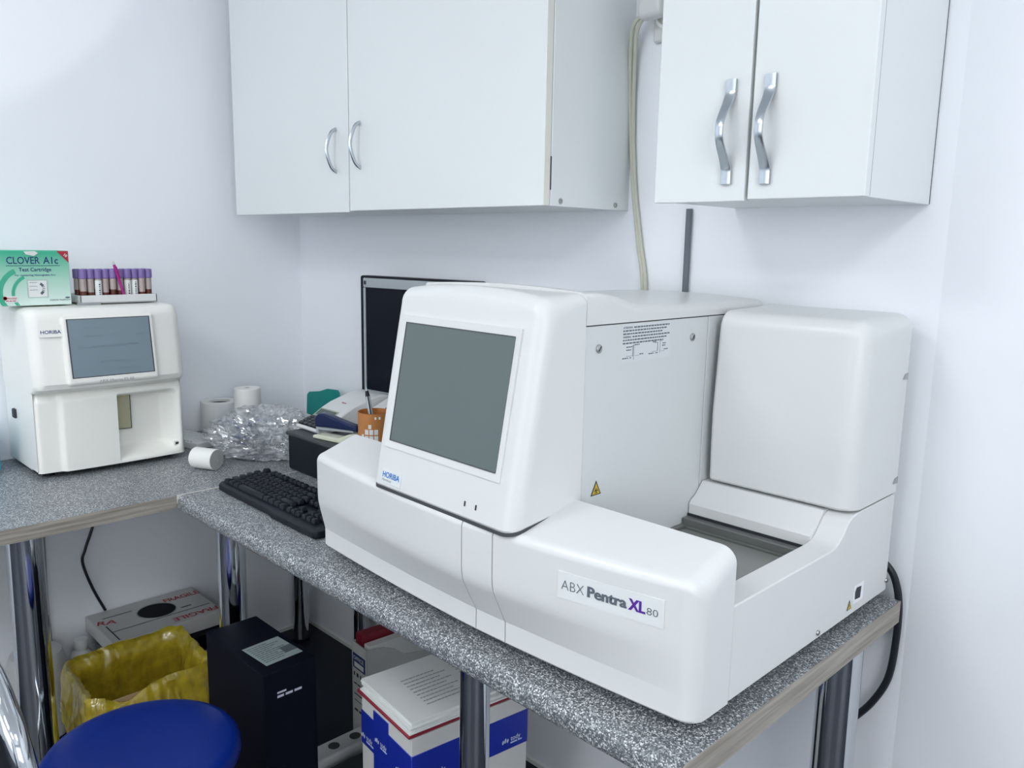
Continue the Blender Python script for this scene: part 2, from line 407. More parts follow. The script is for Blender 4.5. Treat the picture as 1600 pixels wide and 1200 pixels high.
def leg(x, y, r, ztop, top):
    p = link('leg', lathe([(r, 0.012), (r, ztop - 0.006)], 48, at(x, y, 0)), CHROME, top, wn=False)
    link('top_plate', lathe([(r * 1.35, ztop - 0.006), (r * 1.35, ztop)], 40, at(x, y, 0)), CHROME, p)
    link('foot', lathe([(r * 1.12, 0.0003), (r * 1.12, 0.012)], 40, at(x, y, 0)), BLACK, p)
leg(-1.91, 0.437, 0.036, 0.719, WT2)
leg(-2.33, 1.33, 0.026, 0.719, WT2)
leg(-1.735, 0.815, 0.032, 0.712, WT1)
leg(-0.885, 0.81, 0.024, 0.712, WT1)
leg(-0.505, 1.285, 0.034, 0.712, WT1)
leg(-2.02, 1.36, 0.02, 0.712, WT1)

# ------------------------------------------------------------------ wall cabinets
ZB, ZT = 1.408, 2.12
def bow_handle(parent, x, y, z0, z1, out=0.028, sag=0.0):
    pts = [(x, y + 0.002, z0), (x - sag * 0.6, y - out * 0.55, z0 + (z1 - z0) * 0.12), (x - sag, y - out, z0 + (z1 - z0) * 0.5),
           (x - sag * 0.6, y - out * 0.55, z1 - (z1 - z0) * 0.12), (x, y + 0.002, z1)]
    sh = [(0.0045 * cos(2 * pi * k / 10), 0.0030 * sin(2 * pi * k / 10)) for k in range(10)]
    return link('handle', tube(pts, 0.004, per=8, shape=sh), BRUSH, parent, wn=False, label='slim chrome bow handle')
def strap_handle(parent, x, y, z0, z1, out=0.027, w=0.0085):
    n = 64; t = bmesh.new(); rings = []; th = 0.004
    for i in range(n + 1):
        s = i / n; z = z0 + (z1 - z0) * s
        e = min(s, 1 - s)
        k = 0 if e < 0.11 else (lambda q: (q * q * (3 - 2 * q)) ** 0.9)(min(1, (e - 0.11) / 0.37))
        k2 = 0 if e < 0.15 else min(1, (e - 0.15) / 0.12)
        yo = y - th * 1.6 - out * k; ww = w * (1 - 0.26 * k)
        yi = yo + th * (1.6 if k < 0.01 else 1.0)
        rings.append([t.verts.new(p) for p in ((x - ww, yo + 0.001, z), (x - ww * 0.6, yo, z), (x + ww * 0.6, yo, z), (x + ww, yo + 0.001, z), (x + ww, yi, z), (x - ww, yi, z))])
    for a, b in zip(rings, rings[1:]):
        for j in range(6): t.faces.new((a[j], a[(j + 1) % 6], b[(j + 1) % 6], b[j]))
    t.faces.new(rings[0]); t.faces.new(rings[-1][::-1]); bmesh.ops.recalc_face_normals(t, faces=t.faces)
    return link('handle', t, BRUSH, parent, wn=False, smooth=65, label='wavy brushed-nickel strap handle')

t = thing('wall_cabinet', 'wide white wall cabinet with two doors and slim bow handles, left of the cable', 'cabinet', (-1.715, 1.298, ZB))
link('body', bbox(-2.335, -1.105, 1.178, YB, ZB + 0.001, ZT, 0.001, 1), CAB, t)
link('side_panel', bbox(-1.1045, -1.087, 1.177, YB, ZB, ZT, 0.001, 1), CAB, t)
for nm, x0, x1, za, hx in (('door', -2.335, -1.7425, ZB - 0.003, -1.795), ('door', -1.7385, -1.0890, ZB, -1.692)):
    d = link(nm, bbox(x0, x1, 1.158, 1.1755, za, ZT, 0.0012, 1), CAB, t)
    if x1 > -1.2: link('edge_banding', bbox(x1 - 0.0002, x1 + 0.0008, 1.1588, 1.1748, za + 0.001, ZT), CAB2, d, wn=False, label='yellowed edge of the right door')
    if hx < -1.75: bow_handle(d, hx, 1.158, 1.503, 1.607, sag=0.0)
    else: bow_handle(d, hx, 1.158, 1.508, 1.614, sag=0.0)
link('chipped_edge', bbox(-1.0915, -1.0869, 1.1760, 1.1772, ZB + 0.03, 1.50), GAPM, t, wn=False, label='dark chipped line along the cabinet edge')
for y, z in ((1.205, 1.418), (1.375, 1.418)):
    link('screw', lathe([(0.0055, 0), (0.0055, 0.0012), (0.003, 0.0014), (0.003, 0.0006)], 16, frame((-1.0870, y, z), (0, 1, 0), (0, 0, 1))), STEEL, t, wn=False)

t = thing('wall_cabinet', 'white wall cabinet with wavy strap handles hanging right of the plug and cable', 'cabinet', (-0.66, 1.298, ZB))
link('body', bbox(-0.835, -0.4848, 1.180, YB, ZB + 0.001, ZT, 0.001, 1), CAB, t)
link('side_panel', bbox(-0.5, -0.4842, 1.178, YB, ZB, ZT, 0.001, 1), CAB, t)
link('door_gap', bbox(-0.672, -0.655, 1.1765, 1.1795, ZB + 0.002, ZT), GAPM, t, wn=False)
link('door_gap', bbox(-0.4862, -0.4838, 1.1800, 1.1835, ZB + 0.002, ZT), GAPM, t, wn=False)
link('wall_gap', bbox(-0.4850, -0.4838, YB - 0.0025, YB - 0.0003, ZB + 0.001, ZB + 0.42), GAPM, t, wn=False)
d = link('door', bbox(-0.833, -0.6665, 1.158, 1.1755, ZB - 0.002, ZT, 0.0012, 1), CAB, t)
strap_handle(d, -0.697, 1.158, 1.432, 1.588)
d = link('door', bbox(-0.6605, -0.4805, 1.158, 1.1755, ZB, ZT, 0.0012, 1), CAB, t)
strap_handle(d, -0.6315, 1.158, 1.430, 1.588)

# ------------------------------------------------------------------ wall cables, plug, conduit
t = thing('wall_socket', 'white wall socket half hidden behind the right wall cabinet', 'socket', (-0.99, YB, 1.785))
link('plate', bbox(-1.035, -0.955, YB - 0.012, YB, 1.735, 1.83, 0.006, 3), PLA, t)
link('outlet', lathe([(0.030, 0), (0.030, 0.010), (0.024, 0.011), (0.022, 0.004)], 24, frame((-0.995, YB - 0.012, 1.785), (1, 0, 0), (0, 0, 1))), PLB, t, wn=False)
t = thing('power_plug', 'white power plug with cream cable hanging between the wall cabinets', 'plug', (-1.0, YB - 0.05, 1.79))
link('plug_body', hull([(x, y, z) for x in (-1.045, -0.985) for y in (YB - 0.058, YB - 0.024) for z in (1.772, 1.812)], 0.012, 4), PLA, t)
cab1 = tube([(-1.045, YB - 0.042, 1.782), (-1.068, YB - 0.035, 1.762), (-1.083, YB - 0.018, 1.70), (-1.083, YB - 0.008, 1.58), (-1.072, YB - 0.007, 1.46), (-1.052, YB - 0.007, 1.34), (-1.035, YB - 0.007, 1.24), (-1.03, YB - 0.007, 1.0), (-1.03, YB - 0.007, CT + 0.004)], 0.0042)
tube([(-1.04, YB - 0.038, 1.778), (-1.060, YB - 0.030, 1.758), (-1.075, YB - 0.014, 1.70), (-1.077, YB - 0.007, 1.58), (-1.067, YB - 0.006, 1.46), (-1.046, YB - 0.006, 1.34), (-1.028, YB - 0.006, 1.24), (-1.024, YB - 0.006, 1.0), (-1.024, YB - 0.006, CT + 0.004)], 0.0040, bm=cab1)
link('cord', cab1, CCREAM, t, wn=False, label='cream twin cord')
o = link('cable_conduit', rod((-0.931, YB - 0.0065, CT), (-0.931, YB - 0.0065, 1.4095), 0.0062), CGREY, wn=False)
tag(recenter(o), 'thin dark grey conduit running down the back wall below the right cabinet', 'conduit')
o = link('power_cable', tube([(-0.495, 1.384, 0.812), (-0.484, 1.388, 0.808), (-0.470, 1.394, 0.785), (-0.4615, 1.400, 0.74), (-0.4615, 1.404, 0.67), (-0.468, 1.404, 0.60), (-0.490, 1.402, 0.545), (-0.520, 1.400, 0.500), (-0.54, 1.399, 0.47)], 0.0062, 14), CBLACK, wn=False)
tag(recenter(o), 'thick black power cable looping down behind the right end of the worktop', 'cable')
o = link('power_cable', tube([(XL + 0.008, 0.75, 0.712), (XL + 0.008, 0.735, 0.55), (XL + 0.008, 0.705, 0.46), (XL + 0.008, 0.695, 0.42), (XL + 0.010, 0.715, 0.34), (XL + 0.012, 0.745, 0.262)], 0.004), CBLACK, wn=False)
tag(recenter(o), 'black cable hanging down the left wall behind the white carton', 'cable')
o = link('grey_cable', tube([(XL + 0.006, 0.605, 0.717), (XL + 0.006, 0.602, 0.5), (XL + 0.006, 0.598, 0.35), (XL + 0.010, 0.60, 0.20)], 0.0035), CGREYL, wn=False)
tag(recenter(o), 'thin grey cable hanging down the left wall beside the front chrome leg', 'cable')

# ------------------------------------------------------------------ large analyser
A = thing('blood_analyser', 'large white haematology analyser with grey touch screen on the right worktop', 'analyser', (-0.88, 1.08, CT))
for x in (-1.2, -0.56):
    for y in (0.86, 1.32):
        link('foot', lathe([(0.02, 0), (0.02, 0.012), (0.024, 0.03)], 20, at(x, y, CT)), BLACK, A)
def bowf(x): return (abs(x + 0.85) / 0.374) ** 1.6 if x > -0.85 else (abs(x + 0.85) / 0.44) ** 1.6
def yup(x): return 0.735 + (0.050 if x > -0.85 else 0.039) * bowf(x)
def ylo(x): return 0.765 + (0.0198 if x > -0.85 else 0.023) * bowf(x)
def cover_prof(yb, r=0.014):
    def f(x, ins):
        yu, yl = yup(x) + ins, ylo(x) + ins
        p = [(yb, 0.769), (yl + 0.004, 0.769), (yl, 0.773), (yl, 0.804)]
        for s, z in ((0.03, 0.8055), (0.80, 0.850), (0.91, 0.858), (0.97, 0.867), (1.0, 0.880)):
            p.append((yl + (yu - yl) * s, z))
        zt = 0.9505
        zb = 0.974
        p += [(yu + r + r * cos(radians(a)), zt - ins - r + r * sin(radians(a))) for a in (180, 165, 150, 135, 120, 105, 95)]
        p.append((yb, zb - ins * 0.9))
        return p
    return f
link('core', bbox(-1.27, -0.49, 0.812, 0.850, 0.778, 0.94), GAPM, A, wn=False, label='dark interior behind the panel seams')
link('front_cover', sweep(ends(-1.292, -0.8365, 0.016, 0, 16), cover_prof(0.856), 0), PLA, A, smooth=28)
link('front_cover', sweep(ends(-0.8345, -0.7765, 0, 0, 4), cover_prof(0.856), 0), PLA, A, smooth=28)
rc = link('front_cover', sweep(ends(-0.7745, -0.4745, 0, 0.022, 14), cover_prof(0.864), 0), PLA, A, smooth=28)
# badge on the right cover
def face_pt(x, z): return Vector((x, yup(x), z))
def badge(x0, x1, z0, z1, off=0.0012):
    a = face_pt(x0, 0); b = face_pt(x1, 0); u = (b - a); 
    M = frame((a.x, a.y - off, z0), u, (0, 0, 1)); return M, u.length
M, L = badge(-0.664, -0.516, 0.884, 0.921)
bd = link('badge', rect_bm(M, 0, L, 0, 0.036, 0, th=0.0022), LABEL, rc, wn=False, label='pale model name plate')
M2 = M @ Matrix.Translation((0.006, 0.0125, 0.0004))
link('lettering', text_bm('ABX', 0.0190, M2, -0.012, width=0.034), INKG, bd, smooth=0, wn=False)
b2 = text_bm('Pentra', 0.0195, M2 @ Matrix.Translation((0.0385, 0, 0)), 0.020, width=0.055)
for dx, dy, dz in ((0.0007, 0, 0.00004), (0.0013, 0, 0.00008), (0.0006, 0.0004, 0.00012)): text_bm('Pentra', 0.0195, M2 @ Matrix.Translation((0.0385 + dx, dy, dz)), 0.020, width=0.055, bm=b2)
link('lettering', b2, INKG, bd, smooth=0, wn=False)
b2 = text_bm('XL', 0.0205, M2 @ Matrix.Translation((0.0965, 0, 0)), 0.024, width=0.0225)
text_bm('XL', 0.0205, M2 @ Matrix.Translation((0.0974, 0, 0.00005)), 0.024, width=0.0225, bm=b2)
link('lettering', b2, PURP, bd, smooth=0, wn=False, label='purple XL')
link('lettering', text_bm('80', 0.0135, M2 @ Matrix.Translation((0.1215, 0, 0)), -0.008, width=0.015), INKG, bd, smooth=0, wn=False)
# screen tower
TXL, TXR = -1.062, -0.733
def tfy(x): return 0.7355 - 0.03 * (x + 0.80)
def tow(x, ins):
    c = (x + 0.90) / 0.165
    yb = 0.873
    y0 = tfy(x) + ins; y1 = tfy(x) + 0.054 + ins
    zt = 1.273 - 0.011 * c * c
    r = 0.024
    p = [(yb, 0.967), (y0 + 0.008, 0.9475 + ins * 0.25), (y0 + 0.002, 0.9490 + ins * 0.25), (y0, 0.953 + ins * 0.25)]
    for k in range(1, 6): s = k / 6; p.append((y0 + (y1 - y0) * s, 0.953 + (zt - r - 0.953) * s))
    p += [(y1 + r + r * cos(radians(a)), zt - ins * 0.8 - r + r * sin(radians(a))) for a in (180, 165, 150, 135, 120, 105, 92)]
    p.append((yb, min(1.268, zt + 0.004) - ins * 0.5))
    return p
tw = link('screen_housing', sweep(ends(TXL, TXR, 0.012, 0.024, 18, 8), tow, 0), PLA, A, smooth=28)
def shade_prof(x, ins):
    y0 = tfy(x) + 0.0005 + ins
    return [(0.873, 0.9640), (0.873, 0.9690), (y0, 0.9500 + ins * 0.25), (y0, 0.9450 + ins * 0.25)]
link('shadow_gap', sweep(ends(TXL - 0.0006, TXR + 0.0006, 0.012, 0.024, 18, 8), shade_prof, 0), GAPM, tw, smooth=0, wn=False, label='dark gap under the screen housing')  # dark strip stands in for the shade in this joint
def tower_face(x, z):
    c = (x + 0.90) / 0.165; s = (z - 0.953) / (1.249 - 0.953)
    y0 = tfy(x); y1 = y0 + 0.054
    return Vector((x, y0 + (y1 - y0) * s, z))
# screen set in the sloping face
tl = math.atan2(0.054, 0.296)
vup = Vector((0, sin(tl), cos(tl)))
SM = frame(tower_face(-0.9050, 1.0245) + Vector((0, -0.0004, 0)), (1, -0.03, 0), vup)
fb = bmesh.new(); w, h, bz = 0.1255, 0.189, 0.011
def ringquad(bm, M, x0, x1, y0, y1, b, d0, d1):
    o = [(x0 - b, y0 - b, d0), (x1 + b, y0 - b, d0), (x1 + b, y1 + b, d0), (x0 - b, y1 + b, d0)]
    i = [(x0, y0, d1), (x1, y0, d1), (x1, y1, d1), (x0, y1, d1)]
    t = bmesh.new(); O = [t.verts.new(p) for p in o]; I = [t.verts.new(p) for p in i]
    B = [t.verts.new((p[0], p[1], min(d0, d1) - 0.004)) for p in o]
    for k in range(4):
        t.faces.new((O[k], O[(k + 1) % 4], I[(k + 1) % 4], I[k])); t.faces.new((O[k], B[k], B[(k + 1) % 4], O[(k + 1) % 4]))
    t.transform(M); return join(bm, t)
ringquad(fb, SM, -w, w, 0, h, bz, 0.0016, 0.0004)
link('screen_bezel', fb, PLA, tw, wn=False, smooth=20)
link('touch_screen', rect_bm(SM, -w + 0.0016, w, 0.0012, h - 0.001, 0.0014, th=0.004), SCR, tw, wn=False, label='grey touch screen')
fb = rect_bm(SM, -w, -w + 0.0022, 0, h, 0.0018); rect_bm(SM, -w, w, h - 0.0016, h, 0.0018, fb); rect_bm(SM, -w, w, 0, 0.0014, 0.0018, fb)
link('screen_gasket', fb, GAPM, tw, wn=False, smooth=0)
bx0 = -1.040
pa, pb = tower_face(bx0, 0.958), tower_face(bx0 + 0.053, 0.958)
BM_ = frame(pa + Vector((0, -0.0014, -0.001)), pb - pa, vup)
pl = link('brand_plate', rect_bm(BM_, 0, 0.053, 0, 0.021, 0.0, th=0.003), mat('plate_silver', (0.66, 0.69, 0.69), 0.35), tw, wn=False)
link('lettering', text_bm('HORIBA', 0.0125, BM_ @ Matrix.Translation((0.004, 0.0095, 0.0004)), 0.02, width=0.045), BLUE, pl, smooth=0, wn=False, label='blue HORIBA lettering')
link('lettering', text_bm('Medical', 0.0058, BM_ @ Matrix.Translation((0.004, 0.0035, 0.0004)), 0, width=0.024), INKL, pl, smooth=0, wn=False)
for x in (-0.835, -0.811):
    p = tower_face(x, 0.967)
    link('indicator', rect_bm(frame(p + Vector((0, -0.0006, 0)), (1, 0, 0), vup), 0, 0.0028, 0, 0.0075, 0.0002), INK, tw, wn=False, smooth=0, label='small dark indicator slit')
# body behind the tower
link('cabinet_body', bbox(-1.085, -0.7375, 0.86, 1.365, 0.778, 1.224), GAPM, A, wn=False, label='dark interior behind the panel seams')
link('left_side_panel', bbox(-1.09, -1.085, 0.857, 1.37, 0.775, 1.222), PANEL, A)
sd = link('side_panel', bbox(-0.7375, -0.7345, 0.8755, 1.1885, 0.872, 1.2215, 0.0008, 1), PANEL, A)
link('rear_side_strip', bbox(-0.7375, -0.7345, 1.1905, 1.365, 0.905, 1.2215, 0.0008, 1), PANEL, A)
def lidp(x, ins):
    c = min(1, max(0, (x + 1.09) / 0.1))
    z = [(0.8745, 1.268), (0.905, 1.267), (0.935, 1.2635), (0.96, 1.2575), (0.985, 1.250), (1.01, 1.2455), (1.04, 1.2440), (1.10, 1.2438), (1.22, 1.2435), (1.366, 1.2425)]
    cr = 0.006 * (1 - ((x + 0.91) / 0.18) ** 2)
    return [(1.366, 1.2235), (0.8745, 1.2235)] + [(y, zz + cr - ins) for y, zz in z]
link('top_lid', sweep(ends(-1.092, -0.7335, 0.01, 0.012, 10), lidp, 0), PLA, A, smooth=28)
def screw(parent, y, z, x=-0.7345, r=0.0062):
    M = frame((x, y, z), (0, 1, 0), (0, 0, 1))
    o = link('screw', lathe([(r, 0), (r, 0.0016), (r * 0.8, 0.0026), (0.0004, 0.0028)], 20, M), STEEL, parent, wn=False)
    link('screw_slot', rect_bm(M @ Matrix.Rotation(radians(50), 4, 'Z'), -r * 0.75, r * 0.75, -0.0008, 0.0008, 0.0031), INK, o, wn=False, smooth=0)
screw(sd, 0.904, 1.189); screw(sd, 1.143, 1.190)
NM = frame((-0.7341, 0.956, 1.2215), (0, 1, 0), (0, 0, 1))
nl = rect_bm(NM, 0, 0.126, -0.058, -0.002, 0, th=0.0004)
nt_ = link('notice', nl, mat('notice_film', (0.62, 0.645, 0.655), 0.35), sd, wn=False, smooth=0, label='printed notice with two small diagrams')
NM2 = NM @ Matrix.Translation((0, 0, 0.0003))
nb = text_bm('ATTENTION:', 0.0042, NM2 @ Matrix.Translation((0.003, -0.0075, 0)), 0.02, width=0.023)
text_bm('WARNING:', 0.0042, NM2 @ Matrix.Translation((0.003, -0.0215, 0)), 0.02, width=0.020, bm=nb)
for k, (xa, xb) in enumerate(((0.029, 0.120), (0.003, 0.114), (0.003, 0.103), (0.026, 0.122), (0.003, 0.113), (0.003, 0.105))):
    scribble(NM2, xa, xb, -0.0072 - 0.00465 * k, 0.0021, k, nb, 1.5, 3.6)
for k, (x, y, wd_) in enumerate(((0.012, -0.036, 0.014), (0.012, -0.0405, 0.012), (0.032, -0.0335, 0.012), (0.045, -0.0485, 0.009), (0.003, -0.0525, 0.014), (0.021, -0.0525, 0.006),
                                 (0.078, -0.0325, 0.010), (0.068, -0.050, 0.013), (0.086, -0.050, 0.006), (0.104, -0.036, 0.010), (0.103, -0.0395, 0.009), (0.108, -0.0455, 0.010))):
    scribble(NM2, x, x + wd_, y, 0.0016, 20 + k, nb, 1.5, 3)
for a in ((0.0275, 0.0284, -0.050, -0.033), (0.030, 0.0306, -0.055, -0.034), (0.0275, 0.034, -0.0335, -0.0328), (0.012, 0.0275, -0.049, -0.0486), (0.034, 0.044, -0.0495, -0.0491),
          (0.0905, 0.0914, -0.0465, -0.033), (0.084, 0.0905, -0.0335, -0.0328), (0.097, 0.0974, -0.05, -0.031), (0.076, 0.0905, -0.0468, -0.0464), (0.100, 0.109, -0.0475, -0.0471), (0.097, 0.104, -0.0315, -0.0311)):
    rect_bm(NM2, *a, 0, nb)
link('print', nb, INKG, nt_, wn=False, smooth=0)
# biohazard triangle
HM = frame((-0.7340, 0.8965, 0.9715), (0, 1, 0), (0, 0, 1))
hz = link('biohazard_sign', poly_bm(HM, [(0, 0), (0.024, 0), (0.012, 0.0225)]), INK, sd, wn=False, smooth=0, label='black and yellow biohazard triangle')
link('yellow_field', poly_bm(HM, [(0.0030, 0.0016), (0.0210, 0.0016), (0.012, 0.0185)], 0.0003), YEL, hz, wn=False, smooth=0)
bb = None
for a in (90, 210, 330):
    cx, cy = 0.012 + 0.0027 * cos(radians(a)), 0.0067 + 0.0027 * sin(radians(a))
    n = 18; Rr = 0.0026
    t_ = bmesh.new(); O = []; I = []
    for k in range(n + 1):
        q = radians(a + 35 + 290 * k / n)
        O.append(t_.verts.new((cx + Rr * cos(q), cy + Rr * sin(q), 0.0006))); I.append(t_.verts.new((cx + 0.0014 * cos(q), cy + 0.0014 * sin(q), 0.0006)))
    for k in range(n): t_.faces.new((O[k], O[k + 1], I[k + 1], I[k]))
    t_.transform(HM); bb = join(bb, t_)
link('biohazard_symbol', bb, INK, hz, wn=False, smooth=0)
# lower right module: arm, rear step, tray
arm = prism([(0.866, 0.77), (0.866, 0.899), (1.140, 0.899), (1.156, 0.901), (1.168, 0.907), (1.180, 0.917), (1.194, 0.930), (1.206, 0.936), (1.222, 0.9385), (1.371, 0.9385), (1.371, 0.77)], 0, -0.517, -0.475, 0.003, 3, ang=40)
prism([(1.158, 0.775), (1.158, 0.905), (1.162, 0.911), (1.175, 0.918), (1.196, 0.9385), (1.371, 0.9385), (1.371, 0.775)], 0, -0.733, -0.5165, 0.002, 2, bm=arm, ang=40)
bh = link('base_housing', arm, PLA, A, smooth=28)
link('back_panel', bbox(-1.088, -0.48, 1.366, 1.372, 0.77, 0.94), PANEL, A)
tr = bbox(-0.733, -0.517, 0.862, 1.160, 0.862, 0.868)
link('sample_tray', tr, TRAYM, A, wn=False, label='dark grey recessed tray')
tr = bbox(-0.7338, -0.7245, 0.862, 1.158, 0.868, 0.8745, 0.001, 1); bbox(-0.733, -0.517, 1.140, 1.1575, 0.868, 0.8845, 0.001, 1, bm=tr)
bbox(-0.733, -0.517, 1.1365, 1.140, 0.868, 0.8725, 0.0008, 1, bm=tr)
link('tray_rim', tr, mat('tray_rim', (0.13, 0.135, 0.13), 0.3), A)
link('tray_gap', bbox(-0.733, -0.517, 1.1560, 1.1578, 0.8845, 0.889), INK, A, wn=False)
PM = frame((-0.4749, 1.236, 0.786), (0, 1, 0), (0, 0, 1))
pp = link('power_port', rect_bm(PM, 0, 0.036, 0, 0.030, 0.0002), mat('port_plate', (0.83, 0.84, 0.86), 0.35), bh, wn=False, smooth=0, label='white surround of the side port')
link('port_opening', poly_bm(PM, [(0.004, 0.007), (0.024, 0.005), (0.026, 0.024), (0.009, 0.026), (0.004, 0.020)], 0.0007), INK, pp, wn=False, smooth=0)
WM = frame((-0.4748, 1.212, 0.782), (0, 1, 0), (0, 0, 1))
wg = link('warning_sign', poly_bm(WM, [(0, 0), (0.018, 0), (0.009, 0.0165)], 0.0002), INK, bh, wn=False, smooth=0, label='tiny yellow electrical warning triangle')
link('yellow_field', poly_bm(WM, [(0.0026, 0.0014), (0.0154, 0.0014), (0.009, 0.0133)], 0.0006), YEL, wg, wn=False, smooth=0)
link('lightning_symbol', poly_bm(WM, [(0.0095, 0.0105), (0.0072, 0.0060), (0.0090, 0.0062), (0.0080, 0.0025), (0.0112, 0.0072), (0.0094, 0.0070)], 0.0009), INK, wg, wn=False, smooth=0)
screw(bh, 1.113, 0.7805, -0.4748, 0.0042); screw(bh, 1.366, 0.789, -0.4748, 0.0042)
# upper right box
def rb(x, ins):
    yf_ = 1.196 + ins; r = 0.026
    zt = 1.232
    p = [(1.371, 0.9425), (yf_ + 0.004, 0.9425), (yf_, 0.9465), (yf_ - 0.002, 1.0)]
    p += [(yf_ - 0.003, 1.06), (yf_ + 0.002, 1.14)]
    p += [(yf_ + 0.006 + r + r * cos(radians(a)), zt - ins * 0.9 - r + r * sin(radians(a))) for a in (180, 165, 150, 135, 120, 105, 92)]
    p.append((1.371, 1.236 - ins * 0.7))
    return p
rbx = link('rack_cover', sweep(ends(-0.722, -0.4745, 0.008, 0.03, 10, 8), rb, 0), PLA, A, smooth=28)
for z in (1.136, 0.963):
    link('latch', prism([(1.352, z - 0.004), (1.372, z - 0.006), (1.372, z + 0.005), (1.360, z + 0.004)], 0, -0.4800, -0.4735), STEEL, rbx, wn=False, label='small metal hinge clip')

# ------------------------------------------------------------------ small analyser on the left worktop
Bq = thing('blood_analyser', 'small off-white haematology analyser with blue-grey screen on the left worktop', 'analyser', (-2.27, 0.717, CT))
for y in (0.57, 0.86):
    for x in (-2.36, -2.20): link('foot', lathe([(0.014, 0), (0.014, 0.014)], 16, at(x, y, CT)), BLACK, Bq)
Y0, Y1 = 0.537, 0.897
def up(y, ins):
    c = 0.012 * (1 - ((y - 0.717) / 0.18) ** 2)
    f = lambda z: -2.128 + c - 0.022 * ((z - 0.985) / 0.15)
    p = [(-2.405, 0.962), (-2.150 + c - ins, 0.962), (-2.134 + c - ins, 0.972), (-2.1285 + c - ins, 0.985)]
    p += [(f(1.03) - ins, 1.03), (f(1.08) - ins, 1.08), (f(1.118) - ins, 1.118)]
    cx, cz, r = f(1.125) - 0.032, 1.132, 0.032
    p += [(cx + r * cos(radians(a)) - ins * 0.9, cz + r * sin(radians(a)) - ins * 0.6) for a in (10, 25, 40, 55, 70, 88)]
    p.append((-2.405, 1.166 - ins * 0.6))
    return p
link('upper_housing', sweep(ends(Y0, Y1, 0.024, 0.024, 14, 7), up, 1), PLB, Bq, smooth=28)
# lower body with bay
def sm(a, b, x):
    t = max(0, min(1, (x - a) / (b - a))); return t * t * (3 - 2 * t)
def lower_front(y, z):
    d = 0.010 * (1 - sm(0.588, 0.600, y)) if y < 0.62 else 0
    bay = sm(0.7235, 0.7265, y) * (1 - sm(0.845, 0.885, y)) * sm(0.768, 0.80, z) * (1 - sm(0.925, 0.945, z))
    arch = 0.008 * (1 - ((y - 0.717) / 0.18) ** 2)
    edge = 0.012 * (1 - sm(Y0, Y0 + 0.014, y)) ** 2 + 0.012 * sm(Y1 - 0.014, Y1, y) ** 2
    over = 0.012 * sm(0.935, 0.962, z)
    return -2.150 + arch - d - 0.048 * bay - edge - over
t_ = bmesh.new(); ny, nz = 120, 60; G = []
for j in range(nz + 1):
    z = 0.764 + (0.966 - 0.764) * j / nz
    G.append([t_.verts.new((lower_front(Y0 + 0.002 + (Y1 - Y0 - 0.004) * i / ny, z), Y0 + 0.002 + (Y1 - Y0 - 0.004) * i / ny, z)) for i in range(ny + 1)])
for j in range(nz):
    for i in range(ny): t_.faces.new((G[j][i], G[j][i + 1], G[j + 1][i + 1], G[j + 1][i]))
link('front_panel', t_, PLB, Bq, smooth=60, wn=False)
lb = bbox(-2.405, -2.2135, Y0 + 0.002, Y1 - 0.002, 0.764, 0.966)
for y0, y1 in ((Y0 + 0.002, Y0 + 0.0025), (Y1 - 0.0025, Y1 - 0.002)): bbox(-2.2135, -2.165, y0, y1, 0.764, 0.966, bm=lb)
bbox(-2.2135, -2.165, Y0 + 0.002, Y1 - 0.002, 0.764, 0.767, bm=lb)
link('lower_body', lb, PLB, Bq, wn=False)
nm = frame((-2.190, 0.7275, 0.843), (0.12, 1, 0), (0, 0, 1))
nw = link('needle_window', rect_bm(nm, 0, 0.042, 0, 0.090, 0.006), INK, Bq, wn=False, smooth=0, label='beige needle window outlined in black')
link('window_panel', rect_bm(nm, 0.002, 0.0400, 0.002, 0.088, 0.0066), mat('beige_window', (0.40, 0.38, 0.25), 0.4), nw, wn=False, smooth=0)
um = frame((-2.1455 - 0.016, 0.866, 0.785), (0, 1, 0), (0, 0, 1))
us = link('usb_port', rect_bm(um, 0, 0.021, 0, 0.012, 0.009, th=0.02), PLB, Bq, wn=False)
link('port_opening', rect_bm(um, 0.003, 0.018, 0.003, 0.009, 0.0094), INK, us, wn=False, smooth=0)
link('side_button', hull([(x, y, z) for x in (-2.338, -2.315) for y in (Y0 - 0.004, Y0 + 0.004) for z in (0.878, 0.902)], 0.003, 2), INK, Bq, label='black button on the left side')
# screen bezel
tb = math.atan2(0.022, 0.15); vb = Vector((-sin(tb), 0, cos(tb)))
bz0 = frame((-2.1165, 0.713, 0.990), (0, 1, 0), vb)
q = bmesh.new(); bmesh.ops.create_cube(q, size=1)
q.transform(bz0 @ Matrix.Translation((0, 0.073, -0.006)) @ Matrix.Diagonal((0.218, 0.168, 0.022, 1))); bev(q, 0.009, 4)
sb = link('screen_bezel', q, PLB, Bq)
link('screen_gasket', rect_bm(bz0, -0.0975, 0.0975, 0.0065, 0.1495, 0.0054), GAPM, sb, wn=False, smooth=0)
sc = link('touch_screen', rect_bm(bz0, -0.0945, 0.0945, 0.0085, 0.1475, 0.0058), SCRB, sb, wn=False, smooth=0, label='blue-grey touch screen')
gb = None
for k, (x0, x1, y) in enumerate(((-0.078, 0.02, 0.078), (0.025, 0.065, 0.080), (-0.06, -0.045, 0.125), (-0.035, -0.025, 0.125), (0.06, 0.085, 0.104), (-0.06, -0.02, 0.104), (-0.03, 0.03, 0.04), (0.01, 0.05, 0.022))):
    gb = scribble(bz0 @ Matrix.Translation((0, 0, 0.0062)), x0, x1, y, 0.0045, 60 + k, gb, 0.8, 2)
link('screen_readout', gb, mat('readout', (0.165, 0.215, 0.25), 0.3), sc, wn=False, smooth=0)
